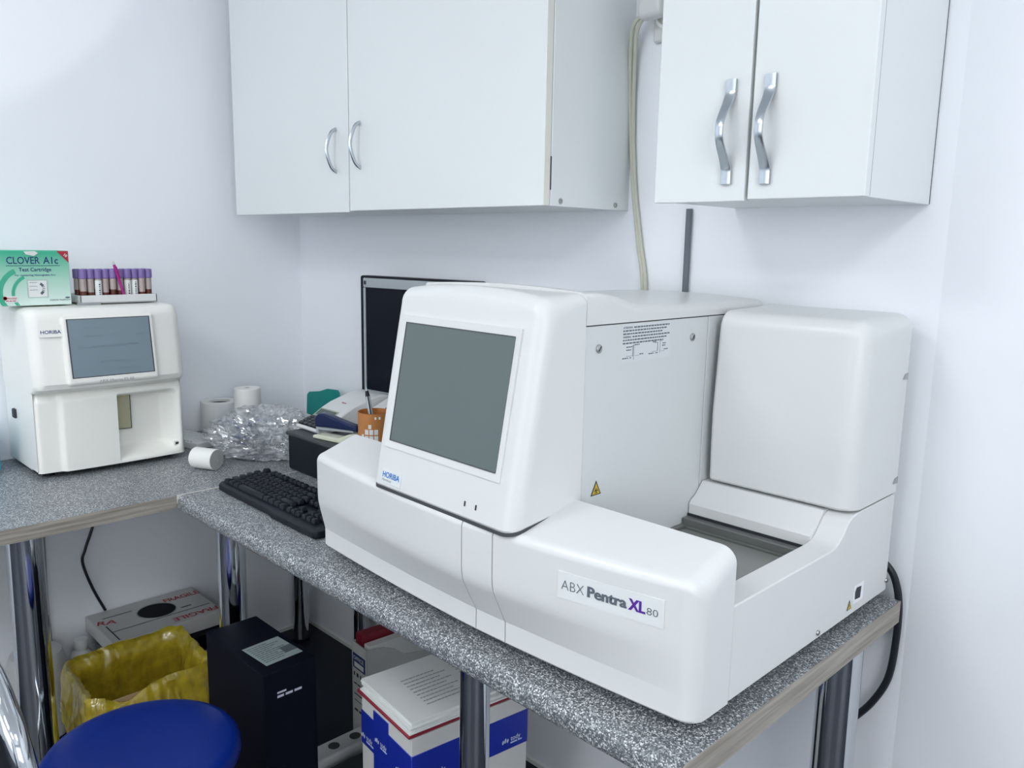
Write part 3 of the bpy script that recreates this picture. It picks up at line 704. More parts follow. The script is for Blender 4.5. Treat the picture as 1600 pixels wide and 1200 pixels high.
link('lettering', text_bm('ABX Micros ES 60', 0.009, bz0 @ Matrix.Translation((-0.038, -0.0075, 0.0054)), 0.0, width=0.082), INKL, sb, wn=False, smooth=0)
hb = frame((-2.1395, 0.560, 1.106), (0.15, 1, 0), vb)
pl = link('brand_plate', rect_bm(hb, -0.004, 0.050, -0.008, 0.020, 0.0006), PLB, Bq, wn=False, smooth=0)
link('lettering', text_bm('HORIBA', 0.0115, hb @ Matrix.Translation((0.001, 0.0, 0.001)), 0.02, width=0.043), NAVYI, pl, wn=False, smooth=0, label='dark blue HORIBA lettering')
TZ = 1.167

# ------------------------------------------------------------------ cartridge box on it
def green_grad():
    m = bpy.data.materials.new('green_carton'); m.use_nodes = True; nt = m.node_tree; b = nt.nodes['Principled BSDF']
    tc = nt.nodes.new('ShaderNodeTexCoord'); sp_ = nt.nodes.new('ShaderNodeSeparateXYZ'); nt.links.new(tc.outputs['Generated'], sp_.inputs[0])
    cr = nt.nodes.new('ShaderNodeValToRGB'); e = cr.color_ramp.elements
    e[0].position = 0.05; e[0].color = (0.66, 0.78, 0.72, 1); e[1].position = 0.95; e[1].color = (0.05, 0.45, 0.27, 1)
    k = e.new(0.5); k.color = (0.38, 0.66, 0.52, 1)
    nt.links.new(sp_.outputs[2], cr.inputs[0]); nt.links.new(cr.outputs[0], b.inputs['Base Color']); b.inputs['Roughness'].default_value = 0.45
    return m
GREENB = green_grad()
cx0, cx1, cy0, cy1, cz0, cz1 = -2.318, -2.218, 0.468, 0.657, TZ + 0.001, 1.299
t = thing('cartridge_box', 'green and white test cartridge carton standing on the small analyser', 'box', (-2.268, 0.56, cz0))
cb = link('carton', bbox(cx0, cx1, cy0, cy1, cz0, cz1, 0.0012, 1), GREENB, t, wn=False)
CM = frame((cx1 + 0.0006, 0.500, cz0), (0, 1, 0), (0, 0, 1))
H = cz1 - cz0
link('lettering', text_bm('CLOVER', 0.0235, CM @ Matrix.Translation((0.0215, H - 0.031, 0)), 0.012, width=0.071), NAVYI, cb, wn=False, smooth=0, label='navy CLOVER title')
link('lettering', text_bm('A1c', 0.0235, CM @ Matrix.Translation((0.0995, H - 0.031, 0)), 0.012, width=0.033), NAVYI, cb, wn=False, smooth=0)
b_ = rect_bm(CM, 0.020, 0.136, H - 0.0362, H - 0.0350, 0)
text_bm('Test Cartridge', 0.0125, CM @ Matrix.Translation((0.046, H - 0.049, 0)), 0.012, width=0.070, bm=b_)
text_bm('For measuring Hemoglobin A1c', 0.0062, CM @ Matrix.Translation((0.037, H - 0.060, 0)), 0.01, width=0.088, bm=b_)
link('lettering', b_, NAVYI, cb, wn=False, smooth=0)
link('corner_flash', poly_bm(CM, [(0.156, H - 0.0005), (0.130, H - 0.0005), (0.156, H - 0.029)][::-1], 0.0002), RED, cb, wn=False, smooth=0, label='red corner flash')
link('flash_number', text_bm('10', 0.009, CM @ Matrix.Translation((0.144, H - 0.010, 0.0004)) @ Matrix.Rotation(radians(-40), 4, 'Z'), 0.02), PAPER, cb, wn=False, smooth=0)
ab = None
for (ccx, ccy, r0, r1) in ((0.062, 0.030, 0.053, 0.064), (0.075, 0.028, 0.041, 0.048)):
    t_ = bmesh.new(); n = 20; O = []; I = []
    for k in range(n + 1):
        a = radians(115 + 105 * k / n)
        for L_, r_ in ((O, r1), (I, r0)):
            y_ = max(0.001, ccy + r_ * sin(a)); L_.append(t_.verts.new((ccx + r_ * cos(a), y_, 0.0001)))
    for k in range(n):
        try: t_.faces.new((O[k], O[k + 1], I[k + 1], I[k]))
        except Exception: pass
    t_.transform(CM); ab = join(ab, t_)
link('arc_print', ab, mat('arc_green', (0.05, 0.42, 0.26), 0.45), cb, wn=False, smooth=0)
pi_ = link('cartridge_picture', rect_bm(CM, 0.061, 0.106, 0.019, 0.062, 0.0002), mat('pict_grey', (0.45, 0.52, 0.48), 0.5), cb, wn=False, smooth=0)
link('picture_field', rect_bm(CM, 0.0635, 0.1035, 0.0205, 0.0595, 0.0005), PAPER, pi_, wn=False, smooth=0)
pb_ = None
for k in range(7):
    a = radians(-55 + 110 * k / 6); M_ = CM @ Matrix.Translation((0.084 + 0.0125 * cos(a), 0.040 + 0.0135 * sin(a), 0.0008)) @ Matrix.Rotation(a, 4, 'Z')
    s_ = 0.0022 if k in (0, 1, 5, 6) else 0.0008
    pb_ = rect_bm(M_, -0.003, 0.003, -s_, s_, 0, pb_)
for k in range(3): scribble(CM @ Matrix.Translation((0, 0, 0.0008)), 0.066, 0.083, 0.055 - 0.009 * k, 0.0009, k, pb_)
link('picture_marks', pb_, INKG, pi_, wn=False, smooth=0)
link('fragile_sticker', rect_bm(CM, 0.012, 0.038, 0.009, 0.024, 0.0003), PAPER, cb, wn=False, smooth=0)
b_ = text_bm('FRAGILE', 0.006, CM @ Matrix.Translation((0.0165, 0.0165, 0.0006)), 0.015, width=0.020); scribble(CM @ Matrix.Translation((0, 0, 0.0006)), 0.014, 0.037, 0.0115, 0.002, 4, b_)
lathe([(0.0045, 0), (0.0045, 0.0003), (0.0032, 0.0003), (0.0032, 0)], 20, CM @ Matrix.Translation((0.0125, 0.019, 0.0005)), b_)
link('sticker_print', b_, RED, cb, wn=False, smooth=0)
b_ = text_bm('OSANG Healthcare', 0.0055, CM @ Matrix.Translation((0.108, 0.0105, 0.0)), 0.008, width=0.046)
lathe([(0.0055, 0), (0.0055, 0.0003)], 20, CM @ Matrix.Translation((0.148, 0.0172, 0)) @ Matrix.Diagonal((1, 0.4, 1, 1)), b_)
link('lettering', b_, INKG, cb, wn=False, smooth=0)
link('torn_tab', prism([(0.559, H + cz0 - 0.002), (0.583, H + cz0 - 0.001), (0.589, H + cz0 - 0.006), (0.580, H + cz0 - 0.0125), (0.563, H + cz0 - 0.009)], 0, cx1 + 0.0005, cx1 + 0.003), PAPER, cb, wn=False, label='torn white tab at the top edge')

# ------------------------------------------------------------------ tube rack and blood tubes
t = thing('tube_rack', 'white tube tray on the small analyser, beside the green carton', 'rack', (-2.27, 0.772, TZ))
rk = bbox(-2.325, -2.215, 0.676, 0.866, TZ + 0.0005, TZ + 0.004, 0.001, 1)
for a in ((-2.325, -2.321, 0.676, 0.866), (-2.219, -2.215, 0.676, 0.866), (-2.325, -2.215, 0.676, 0.680), (-2.325, -2.215, 0.862, 0.866)):
    bbox(*a, TZ + 0.0005, TZ + 0.0215, 0.0012, 1, bm=rk)
link('tray', rk, PLA, t)
link('rack_label', rect_bm(frame((-2.2146, 0.672, TZ), (0, 1, 0), (0, 0, 1)), -0.004, 0.052, -0.002, 0.004, 0.001), INKL, t, wn=False, smooth=0)
def make_tube(x, y, label, lab, serum):
    z0 = TZ + 0.0042
    r = thing('blood_tube', label, 'test tube', (x, y, z0), group='purple-capped blood tubes in the white tray')
    link('blood', lathe([(0.004, 0.0), (0.0072, 0.004), (0.0078, serum)], 16, at(x, y, z0)), BLOOD, r)
    link('glass', lathe([(0.0080, serum), (0.0080, 0.066)], 16, at(x, y, z0)), SERUM, r)
    link('cap', lathe([(0.0078, 0.058), (0.0097, 0.060), (0.0097, 0.080), (0.0088, 0.082), (0.006, 0.0825), (0.0055, 0.080)], 20, at(x, y, z0)), TUBECAP, r, label='purple cap')
    if lab:
        s = link('sticker', lathe([(0.0083, 0.014), (0.0083, 0.054)], 16, at(x, y, z0), caps=False), PAPER, r, wn=False, label='white paper sticker')
        M = frame((x + 0.0086, y + 0.001, z0 + 0.018), (0, 0, 1), (0, -1, 0))
        link('handwriting', scribble(M, 0, 0.033, -0.001, 0.0032, int(y * 1000), None, 0.4, 1.2), INK, s, wn=False, smooth=0)
    return r
ordn = ['leftmost', 'second', 'third', 'fourth', 'fifth', 'sixth', 'seventh', 'eighth', 'ninth', 'tenth']
for k in range(10):
    y = 0.690 + 0.0180 * k
    lab = k in (2, 6, 7)
    extra = ' with white sticker' if lab else ''
    where = 'rightmost in the front row' if k == 9 else (('%s in the front row' % ordn[k]) if k == 0 else '%s from left in the front row' % ordn[k])
    make_tube(-2.232 - 0.002 * (k % 2), y, 'purple-capped blood tube%s, %s of the tray' % (extra, where), lab, 0.022 + 0.016 * random.random())
for k in range(10):
    y = 0.686 + 0.0185 * k
    where = 'rightmost in the back row' if k == 9 else ('%s in the back row' % ordn[k] if k == 0 else '%s from the left in the back row' % ordn[k])
    make_tube(-2.262, y, 'purple-capped blood tube, %s of the tray' % where, False, 0.03)
t = thing('pen', 'magenta pen leaning among the purple-capped tubes', 'pen', (-2.214, 0.785, TZ + 0.02))
pa, pb = Vector((-2.2195, 0.786, TZ + 0.010)), Vector((-2.222, 0.764, TZ + 0.098))
link('barrel', rod(pa, pb, 0.0036, 12), MAG, t, wn=False)
link('tip', rod(pb, pb + (pb - pa).normalized() * 0.009, 0.0034, 12, r2=0.0012), SILVER, t, wn=False)
link('clip', tube([pb - (pb - pa) * 0.05 + Vector((0.004, 0.003, 0)), pb - (pb - pa) * 0.4 + Vector((0.005, 0.004, 0))], 0.001, per=0), MAG, t, wn=False)

# ------------------------------------------------------------------ left worktop: paper rolls, bag, ridged tray
o = link('cyan_pack', bbox(-2.40, -2.279, 0.40, 0.489, CT + 0.0005, 0.872, 0.012, 4), CYAN)
tag(recenter(o), 'light blue pack at the left edge beside the small analyser', 'pack')
RT = Matrix.Translation((-2.292, 0.965, CT + 0.0005)) @ Matrix.Rotation(radians(14), 4, 'Z')
t = thing('ridged_tray', 'white ridged tray lying flat between the small analyser and the plastic bag', 'tray', (-2.315, 0.985, CT))
rb_ = bbox(-0.090, 0.090, -0.044, 0.044, 0, 0.018, 0.002, 2); rb_.transform(RT); link('base', rb_, PAPER, t)
rb_ = None
for k in range(11):
    y = -0.085 + 0.0145 * k
    q = prism([(y, -0.041), (y + 0.02, 0.041), (y + 0.027, 0.041), (y + 0.007, -0.041)], 2, 0.018, 0.0225); rb_ = join(rb_, q)
rb_.transform(RT); link('ridges', rb_, LABEL, t, wn=False, smooth=0)
t = thing('paper_roll', 'white paper roll with dark core standing on end beside the left wall', 'paper roll', (-2.34, 1.10, CT))
link('paper', lathe([(0.030, 0.0), (0.054, 0.0), (0.055, 0.003), (0.055, 0.098), (0.053, 0.101), (0.031, 0.101), (0.030, 0.099), (0.030, 0.002)], 48, at(-2.350, 1.088, CT + 0.0005), caps=False), PAPERG, t)
link('core', lathe([(0.0295, 0.004), (0.0295, 0.094)], 32, at(-2.350, 1.088, CT + 0.0005)), GAPM, t, label='dark hollow core')
t = thing('blue_box', 'blue cardboard box seen through the crumpled plastic bag', 'box', (-2.225, 1.11, CT))
link('carton', bbox(-2.288, -2.160, 1.050, 1.170, CT + 0.0005, 0.807, 0.002, 2), BLUEBOX, t)
link('lid_flap', bbox(-2.288, -2.160, 1.050, 1.170, 0.8072, 0.8102, 0.001, 1), BLUEBOX, t)
t = thing('paper_roll', 'grey-white paper roll standing on the blue box above the plastic bag', 'paper roll', (-2.235, 1.121, 0.8108))
link('paper', lathe([(0.0385, 0.0), (0.0385, 0.090), (0.0365, 0.0925), (0.006, 0.0925)], 40, at(-2.235, 1.121, 0.8108)), PAPERG, t)
link('core', lathe([(0.006, 0.0926), (0.006, 0.0932)], 16, at(-2.235, 1.121, 0.8108)), PAPERE, t)
ra, rb2 = Vector((-2.028, 0.868, CT + 0.0275)), Vector((-1.968, 0.8965, CT + 0.0275))
t = thing('paper_roll', 'small white paper roll lying on its side in front of the plastic bag', 'paper roll', (-2.0, 0.88, CT))
Lr = (rb2 - ra).length
link('paper', lathe([(0.004, 0.0), (0.0262, 0.0), (0.027, 0.001), (0.027, Lr - 0.001), (0.0262, Lr)], 40, along(ra, rb2)), PAPERG, t)
link('roll_end', lathe([(0.0258, Lr + 0.0002), (0.0258, Lr + 0.0006), (0.0045, Lr + 0.0012), (0.004, Lr - 0.001)], 40, along(ra, rb2)), PAPERE, t, label='grey end of the roll')
# crumpled bag
t_ = bmesh.new(); bmesh.ops.create_icosphere(t_, subdivisions=6, radius=1.0)
BC = Vector((-2.025, 1.085, CT)); bax = Matrix.Rotation(radians(36), 3, 'Z')
for v in t_.verts:
    d = v.co.normalized()
    n1 = noise.noise(d * 1.5 + Vector((3, 1, 7)))
    dw = d + 0.25 * Vector((noise.noise(d * 2 + Vector((1, 0, 0))), noise.noise(d * 2 + Vector((0, 5, 0))), noise.noise(d * 2 + Vector((0, 0, 9)))))
    c1 = noise.voronoi(dw * Vector((1.0, 1.0, 1.0)) * 1.9 + Vector((5, 2, 1)))[0]; c2 = noise.voronoi(dw * 4.6 + Vector((9, 4, 2)))[0]; c3 = noise.voronoi(dw * 10 + Vector((2, 4, 6)))[0]
    low = max(0, min(1, (0.35 - d.z) / 0.6))
    r = 1.10 + 0.20 * n1 - 0.50 * min(0.5, c1[1] - c1[0]) - 0.20 * min(0.45, c2[1] - c2[0]) - (0.05 + 0.12 * low) * min(0.4, c3[1] - c3[0])
    p = Vector((d.x * 0.175, d.y * 0.118, max(0, d.z * 0.62 + 0.40) * 0.125))
    p.x *= r; p.y *= r; p.z *= (0.35 + 0.65 * r)
    p = bax @ p
    p.z *= 1.0 - 0.30 * max(0, (p.x) / 0.17)       # flatter towards the front
    v.co = BC + p + Vector((0, 0, 0.0015))
o = link('plastic_bag', t_, BAGC, None, smooth=22, wn=False)
tag(recenter(o), 'crumpled clear plastic bag on the corner of the worktops', 'plastic bag')

# ------------------------------------------------------------------ keyboard
K = thing('keyboard', 'black computer keyboard at the worktop front, left of the large analyser', 'keyboard', (-1.59, 0.89, CT))
kz = CT + 0.012
kp = [(-1.818, 0.835), (-1.80, 0.822), (-1.56, 0.818), (-1.535, 0.812), (-1.365, 0.812), (-1.360, 0.82), (-1.360, 0.972), (-1.366, 0.978), (-1.808, 0.978), (-1.818, 0.968)]
link('case', prism(kp, 2, CT + 0.001, CT + 0.016, 0.004, 2), BLACK, K)
kb0, kx0 = 0.838, -1.808; U = 0.0187
nkey = 0
def key(x0, x1, row, h=0.010):
    global nkey
    y0 = kb0 + row * U + (0.006 if row == 5 else 0) ; z = CT + 0.015 + row * 0.0013
    a, b = kx0 + x0 * U + 0.0012, kx0 + x1 * U - 0.0012; y1 = y0 + U - 0.0022
    i = 0.0026
    q = hull([(a, y0, z), (b, y0, z), (a, y1, z), (b, y1, z), (a + i, y0 + i * 0.7, z + h), (b - i, y0 + i * 0.7, z + h), (a + i, y1 - i, z + h), (b - i, y1 - i, z + h)], 0.0012, 1)
    link('space_bar' if (x1 - x0) > 4 else 'key', q, BLACK, K, wn=False); nkey += 1
for a, b in ((0, 1.25), (1.25, 2.5), (2.5, 3.75), (3.75, 10), (10, 11.25), (11.25, 12.5), (12.5, 13.75), (13.75, 15)): key(a, b, 0)
def rowk(row, first, n, last):
    key(0, first, row); x = first
    for k in range(n): key(x, x + 1, row); x += 1
    key(x, last, row)
rowk(1, 2.25, 10, 15); rowk(2, 1.75, 11, 15); rowk(3, 1.5, 12, 15); rowk(4, 1, 12, 15)
key(0, 1, 5)
for g in (2, 6.5, 11):
    for k in range(4): key(g + k, g + k + 1, 5)
for k in range(3): key(15.35 + k, 16.35 + k, 0)
key(16.35, 17.35, 1)
for r_ in (3, 4, 5):
    for k in range(3): key(15.35 + k, 16.35 + k, r_)
for r_ in (0, 1, 2, 3):
    for k in range(3): key(18.7 + k, 19.7 + k, r_)
# ------------------------------------------------------------------ black box with calculator, stapler, cup
t = thing('black_box', 'low black box with dark grey top under the calculator and stapler', 'box', (-1.66, 1.2, CT))
link('body', bbox(-1.862, -1.46, 1.040, 1.385, CT + 0.001, 0.843, 0.006, 3), BLACK, t)
link('top_panel', bbox(-1.866, -1.456, 1.035, 1.389, 0.8405, 0.851, 0.005, 3), DGREY, t, label='dark grey top')
BT = 0.8515
t = thing('calculator', 'white desktop calculator with black keys behind the stapler', 'calculator', (-1.74, 1.2, BT))
cp = [(1.077, BT), (1.072, BT + 0.006), (1.076, BT + 0.011), (1.122, BT + 0.027), (1.152, BT + 0.045), (1.180, BT + 0.058), (1.22, BT + 0.070), (1.25, BT + 0.078), (1.275, BT + 0.080), (1.295, BT + 0.076), (1.308, BT + 0.06), (1.31, BT + 0.03), (1.31, BT)]
bd = link('body', prism(cp, 0, -1.880, -1.765, 0.004, 3, ang=35), PLA, t)
s1 = math.atan2(0.016, 0.048); kv = Vector((0, cos(s1), sin(s1)))
KM = frame((-1.876, 1.078, BT + 0.012), (1, 0, 0), kv)
link('key_bed', rect_bm(KM, 0, 0.107, 0, 0.046, 0.0006), BLACK, bd, wn=False, smooth=0)
for j in range(4):
    for i in range(5):
        q = bbox(0.004 + i * 0.0203, 0.0205 + i * 0.0203, 0.002 + j * 0.0112, 0.0112 + j * 0.0112, 0.0005, 0.005, 0.0012, 1)
        q.transform(KM); link('key', q, DGREY, bd, wn=False)
s2 = math.atan2(0.018, 0.030); DM = frame((-1.874, 1.124, BT + 0.0285), (1, 0, 0), (0, cos(s2), sin(s2)))
dp = link('display', rect_bm(DM, 0, 0.085, 0, 0.030, 0.0012), mat('display_rim', (0.30, 0.36, 0.26), 0.4), bd, wn=False, smooth=0, label='greenish display')
link('display_glass', rect_bm(DM, 0.005, 0.080, 0.004, 0.026, 0.0016), mat('display_glass', (0.07, 0.10, 0.09), 0.15), dp, wn=False, smooth=0)
sm_ = frame((-1.83, 1.1815, BT + 0.0595), (1, 0, 0), (0, 0.035, 0.0125))
b_ = scribble(sm_, 0, 0.02, 0.002, 0.003, 3); link('red_print', b_, RED, bd, wn=False, smooth=0)
# button panel on its right side
t = thing('keypad_unit', 'white keypad unit with small round dark buttons below the monitor', 'keypad', (-1.63, 1.19, BT))
q = hull([(x, y, z) for x, y, z in ((-1.760, 1.19, BT), (-1.50, 1.19, BT), (-1.760, 1.30, BT), (-1.50, 1.30, BT), (-1.760, 1.20, BT + 0.040), (-1.50, 1.20, BT + 0.040), (-1.760, 1.30, BT + 0.080), (-1.50, 1.30, BT + 0.080))], 0.005, 3)
bd = link('body', q, PLA, t)
NMx = frame((-1.712, 1.2005, BT + 0.0415), (1, 0, 0), (0, 0.10, 0.040))
for j in range(4):
    for i in range(2):
        q = lathe([(0.0062, 0), (0.0062, 0.0035), (0.005, 0.004)], 14, NMx @ Matrix.Translation((0.014 + 0.018 * i, 0.018 + 0.022 * j, 0.0))); link('button', q, GAPM, bd, wn=False)
link('window', rect_bm(NMx, 0.048, 0.062, 0.03, 0.07, 0.001), INK, bd, wn=False, smooth=0)
# teal card against the back wall
o = link('teal_card', prism([(-2.352, CT + 0.001), (-2.160, CT + 0.001), (-2.157, 0.868), (-2.165, 0.876), (-2.225, 0.872), (-2.27, 0.858), (-2.332, 0.848), (-2.345, 0.838)], 1, 1.384, 1.390, 0.0015, 2), TEAL)
tag(recenter(o), 'teal plastic card standing against the back wall behind the calculator', 'card')
# stapler
ST = Matrix.Translation((-1.752, 1.062, BT)) @ Matrix.Rotation(radians(10), 4, 'Z') @ Matrix.Diagonal((0.86, 0.86, 1.0, 1))
t = thing('stapler', 'navy blue stapler with cream base on the black box', 'stapler', (-1.70, 1.09, BT), radians(14))
def lm(bm): bm.transform(ST); return bm
q = prism([(0.0, 0), (0.165, 0), (0.172, 0.004), (0.172, 0.026), (0.150, 0.028), (0.125, 0.020), (0.105, 0.012), (0.02, 0.011), (0.004, 0.009), (-0.002, 0.005)], 1, -0.019, 0.019, 0.004, 3)
link('base', lm(q), CREAM, t, label='cream base')
q = prism([(0.006, 0.020), (0.004, 0.032), (0.155, 0.040), (0.155, 0.030)], 1, -0.007, 0.007, 0.001, 1)
link('magazine', lm(q), SILVER, t)
q = prism([(0.002, 0.028), (0.0, 0.046), (0.006, 0.057), (0.020, 0.064), (0.040, 0.065), (0.080, 0.059), (0.130, 0.052), (0.170, 0.048), (0.172, 0.034), (0.150, 0.035), (0.060, 0.031)], 1, -0.013, 0.013, 0.005, 4)
link('arm', lm(q), NAVY, t, label='navy arm')
q = bbox(0.001, 0.012, -0.008, 0.008, 0.012, 0.034, 0.001, 1); link('front_plate', lm(q), SILVER, t)
# cup and pen
cx, cy = -1.572, 1.105
t = thing('pen_cup', 'copper-coloured pen cup with white printed squares beside the screen tower', 'cup', (cx, cy, BT))
cu = link('cup', lathe([(0.030, 0.0), (0.034, 0.002), (0.036, 0.010), (0.036, 0.018), (0.0375, 0.020), (0.0375, 0.086), (0.0382, 0.088), (0.036, 0.088), (0.0355, 0.02), (0.001, 0.006)], 44, at(cx, cy, BT + 0.0003)), COPPER, t)
b_ = None
for i, (a, z, s_) in enumerate(((-62, 0.045, 1), (-45, 0.045, 1), (-28, 0.045, 1), (-78, 0.035, .7), (-62, 0.030, 1), (-45, 0.030, 1), (-28, 0.03, 1), (-80, 0.024, .7), (-50, 0.058, .8), (-30, 0.078, .5), (-15, 0.078, .5))):
    a = radians(a); M_ = frame((cx + 0.0379 * cos(a), cy + 0.0379 * sin(a), BT + z), (-sin(a), cos(a), 0), (0, 0, 1))
    b_ = rect_bm(M_, -0.0045 * s_, 0.0045 * s_, -0.006 * s_, 0.006 * s_, 0.0, b_)
link('printed_squares', b_, PAPER, cu, wn=False, smooth=0, label='white printed squares')
t = thing('pen', 'silver and black pen standing in the copper cup', 'pen', (cx, cy, BT + 0.02))
pa, pb = Vector((cx + 0.012, cy - 0.004, BT + 0.012)), Vector((cx - 0.030, cy + 0.004, BT + 0.118))
dd = (pb - pa).normalized()
link('barrel', rod(pa, pb, 0.0056, 14), SILVER, t, wn=False)
link('grip', rod(pb, pb + dd * 0.014, 0.0056, 14, r2=0.004), BLACK, t, wn=False)
link('tip', rod(pb + dd * 0.014, pb + dd * 0.024, 0.003, 12, r2=0.001), SILVER, t, wn=False)
link('clip', rod(pa + dd * 0.06 + Vector((0.006, -0.004, 0.002)), pb + Vector((0.006, -0.004, 0.002)), 0.0016, 8), BLACK, t, wn=False)
# monitor
mt = radians(7)
MO = Matrix.Translation((-1.955, 1.331, 0)) @ Matrix.Rotation(mt, 4, 'Z')
t = thing('monitor', 'black and silver flat computer monitor behind the screen tower', 'monitor', (-1.75, 1.36, BT), mt)
def mo(bm): bm.transform(MO); return bm
cs = link('case', mo(bbox(0, 0.441, 0.0, 0.034, 0.876, 1.241, 0.006, 3)), BLACK, t)
fr_ = bbox(0.017, 0.430, -0.004, 0.004, 1.208, 1.235, 0.003, 2)
for a in ((0.017, 0.026, 0.889, 1.208), (0.420, 0.430, 0.889, 1.208), (0.021, 0.420, 0.889, 0.918)): bbox(a[0], a[1], -0.004, 0.004, a[2], a[3], 0.003, 2, bm=fr_)
link('front_frame', mo(fr_), SILVER, t, label='silver front frame')
link('screen', mo(bbox(0.0255, 0.4205, -0.001, 0.003, 0.917, 1.2085)), BLACKG, t, wn=False, label='black screen')
link('logo', mo(bbox(0.021, 0.031, -0.0048, -0.003, 1.216, 1.227, 0.001, 1)), DGREY, t, wn=False)
link('neck', mo(bbox(0.18, 0.26, 0.030, 0.046, 0.87, 1.0, 0.004, 2)), BLACK, t)
link('stand', mo(bbox(0.16, 0.30, -0.020, 0.036, 0.8517, 0.868, 0.004, 2)), BLACK, t)

# ------------------------------------------------------------------ under the worktops: cartons, bin, computer case
o = link('carton', bbox(-2.412, -2.13, 0.715, 0.985, 0.0005, 0.166, 0.003, 2), CARTG)
tag(recenter(o), 'greyish cardboard box at the bottom of the stack by the left wall', 'box')
o = link('carton', bbox(-2.405, -2.165, 0.72, 0.99, 0.167, 0.214, 0.002, 2), BLACKM)
tag(recenter(o), 'flat black box between the grey carton and the white carton', 'box')
t = thing('carton', 'white FRAGILE-taped carton with a round hole, on top of the stack by the left wall', 'box', (-2.29, 0.85, 0.215))
fx0, fx1, fy0, fy1, fz0, fz1 = -2.418, -2.195, 0.690, 1.000, 0.2145, 0.258
cb = link('box', bbox(fx0, fx1, fy0, fy1, fz0, fz1, 0.003, 2), CARTW, t)
FM = frame((fx1, fy0, fz1 + 0.0004), (0, 1, 0), (-1, 0, 0))      # u along +Y, v towards the wall
hole = lathe([(0.052, 0), (0.052, 0.0006)], 40, FM @ Matrix.Translation((0.165, 0.122, 0)) @ Matrix.Diagonal((1.0, 0.95, 1, 1)))
ho = link('hole', hole, BLACKM, cb, wn=False, smooth=0, label='dark round opening')
link('hole_rim', lathe([(0.052, 0), (0.052, 0.0018), (0.055, 0.0018), (0.055, 0)], 40, FM @ Matrix.Translation((0.165, 0.122, 0)) @ Matrix.Diagonal((1.0, 0.95, 1, 1)), caps=False), CARTG, cb, wn=False)
b_ = rect_bm(FM, 0.02, 0.30, 0.067, 0.070, 0.0004); rect_bm(FM, 0.02, 0.024, 0.01, 0.115, 0.0004, b_); rect_bm(FM, 0.225, 0.255, 0.092, 0.098, 0.0004, b_); rect_bm(FM, 0.03, 0.11, 0.168, 0.171, 0.0004, b_)
link('flap_seam', b_, GAPM, cb, wn=False, smooth=0)
b_ = text_bm('FRAGILE', 0.036, FM @ Matrix.Translation((0.205, 0.158, 0.0006)) @ Matrix.Rotation(radians(0), 4, 'Z'), 0.015, width=0.105)
text_bm('RA', 0.036, FM @ Matrix.Translation((0.005, 0.135, 0.0006)) @ Matrix.Rotation(radians(-20), 4, 'Z'), 0.015, width=0.05, bm=b_)
text_bm('FRAGILE', 0.034, FM @ Matrix.Translation((0.305, 0.040, 0.0006)) @ Matrix.Rotation(pi, 4, 'Z'), 0.015, width=0.13, bm=b_)
link('tape_print', b_, RED, cb, wn=False, smooth=0, label='red FRAGILE tape print')

# waste carton with yellow liner
bx0, bx1, by0, by1, bzt = -2.085, -1.875, 0.545, 0.815, 0.275
t = thing('waste_carton', 'brown cardboard box holding the yellow bin liner', 'box', (-1.98, 0.68, 0))
w_ = bbox(bx0, bx1, by0, by1, 0.0005, 0.006)
for a in ((bx0, bx0 + 0.004, by0, by1), (bx1 - 0.004, bx1, by0, by1), (bx0, bx1, by0, by0 + 0.004), (bx0, bx1, by1 - 0.004, by1)): bbox(*a, 0.006, bzt, bm=w_)
link('walls', w_, CARTON, t, wn=False, smooth=0)
def rrect(hx, hy, r, n):
    out = []
    per = []
    for cxs, cys, a0 in ((1, 1, 0), (-1, 1, 90), (-1, -1, 180), (1, -1, 270)):
        for k in range(n // 4): 
            a = radians(a0 + 90 * k / (n // 4 - 1)); per.append((cxs * (hx - r) + r * cos(a), cys * (hy - r) + r * sin(a)))
    # even spacing
    tot = []; d = 0
    for i in range(len(per)):
        q = per[(i + 1) % len(per)]; L_ = math.hypot(q[0] - per[i][0], q[1] - per[i][1]); tot.append(L_); d += L_
    res = []; N = 144; i = 0; acc = 0
    for k in range(N):
        s = d * k / N
        while acc + tot[i] < s: acc += tot[i]; i += 1
        f_ = (s - acc) / max(1e-9, tot[i]); a_, b__ = per[i], per[(i + 1) % len(per)]
        res.append((a_[0] + (b__[0] - a_[0]) * f_, a_[1] + (b__[1] - a_[1]) * f_))
    return res
hx, hy = (bx1 - bx0) / 2, (by1 - by0) / 2; ccx, ccy = (bx0 + bx1) / 2, (by0 + by1) / 2
levels = [(-0.03, 0.03), (-0.020, 0.10), (-0.014, 0.18), (-0.010, 0.235), (-0.009, 0.268), (-0.004, 0.292), (0.004, 0.300), (0.010, 0.290), (0.0125, 0.262), (0.014, 0.225), (0.015, 0.19), (0.016, 0.155)]
t_ = bmesh.new(); rings = []
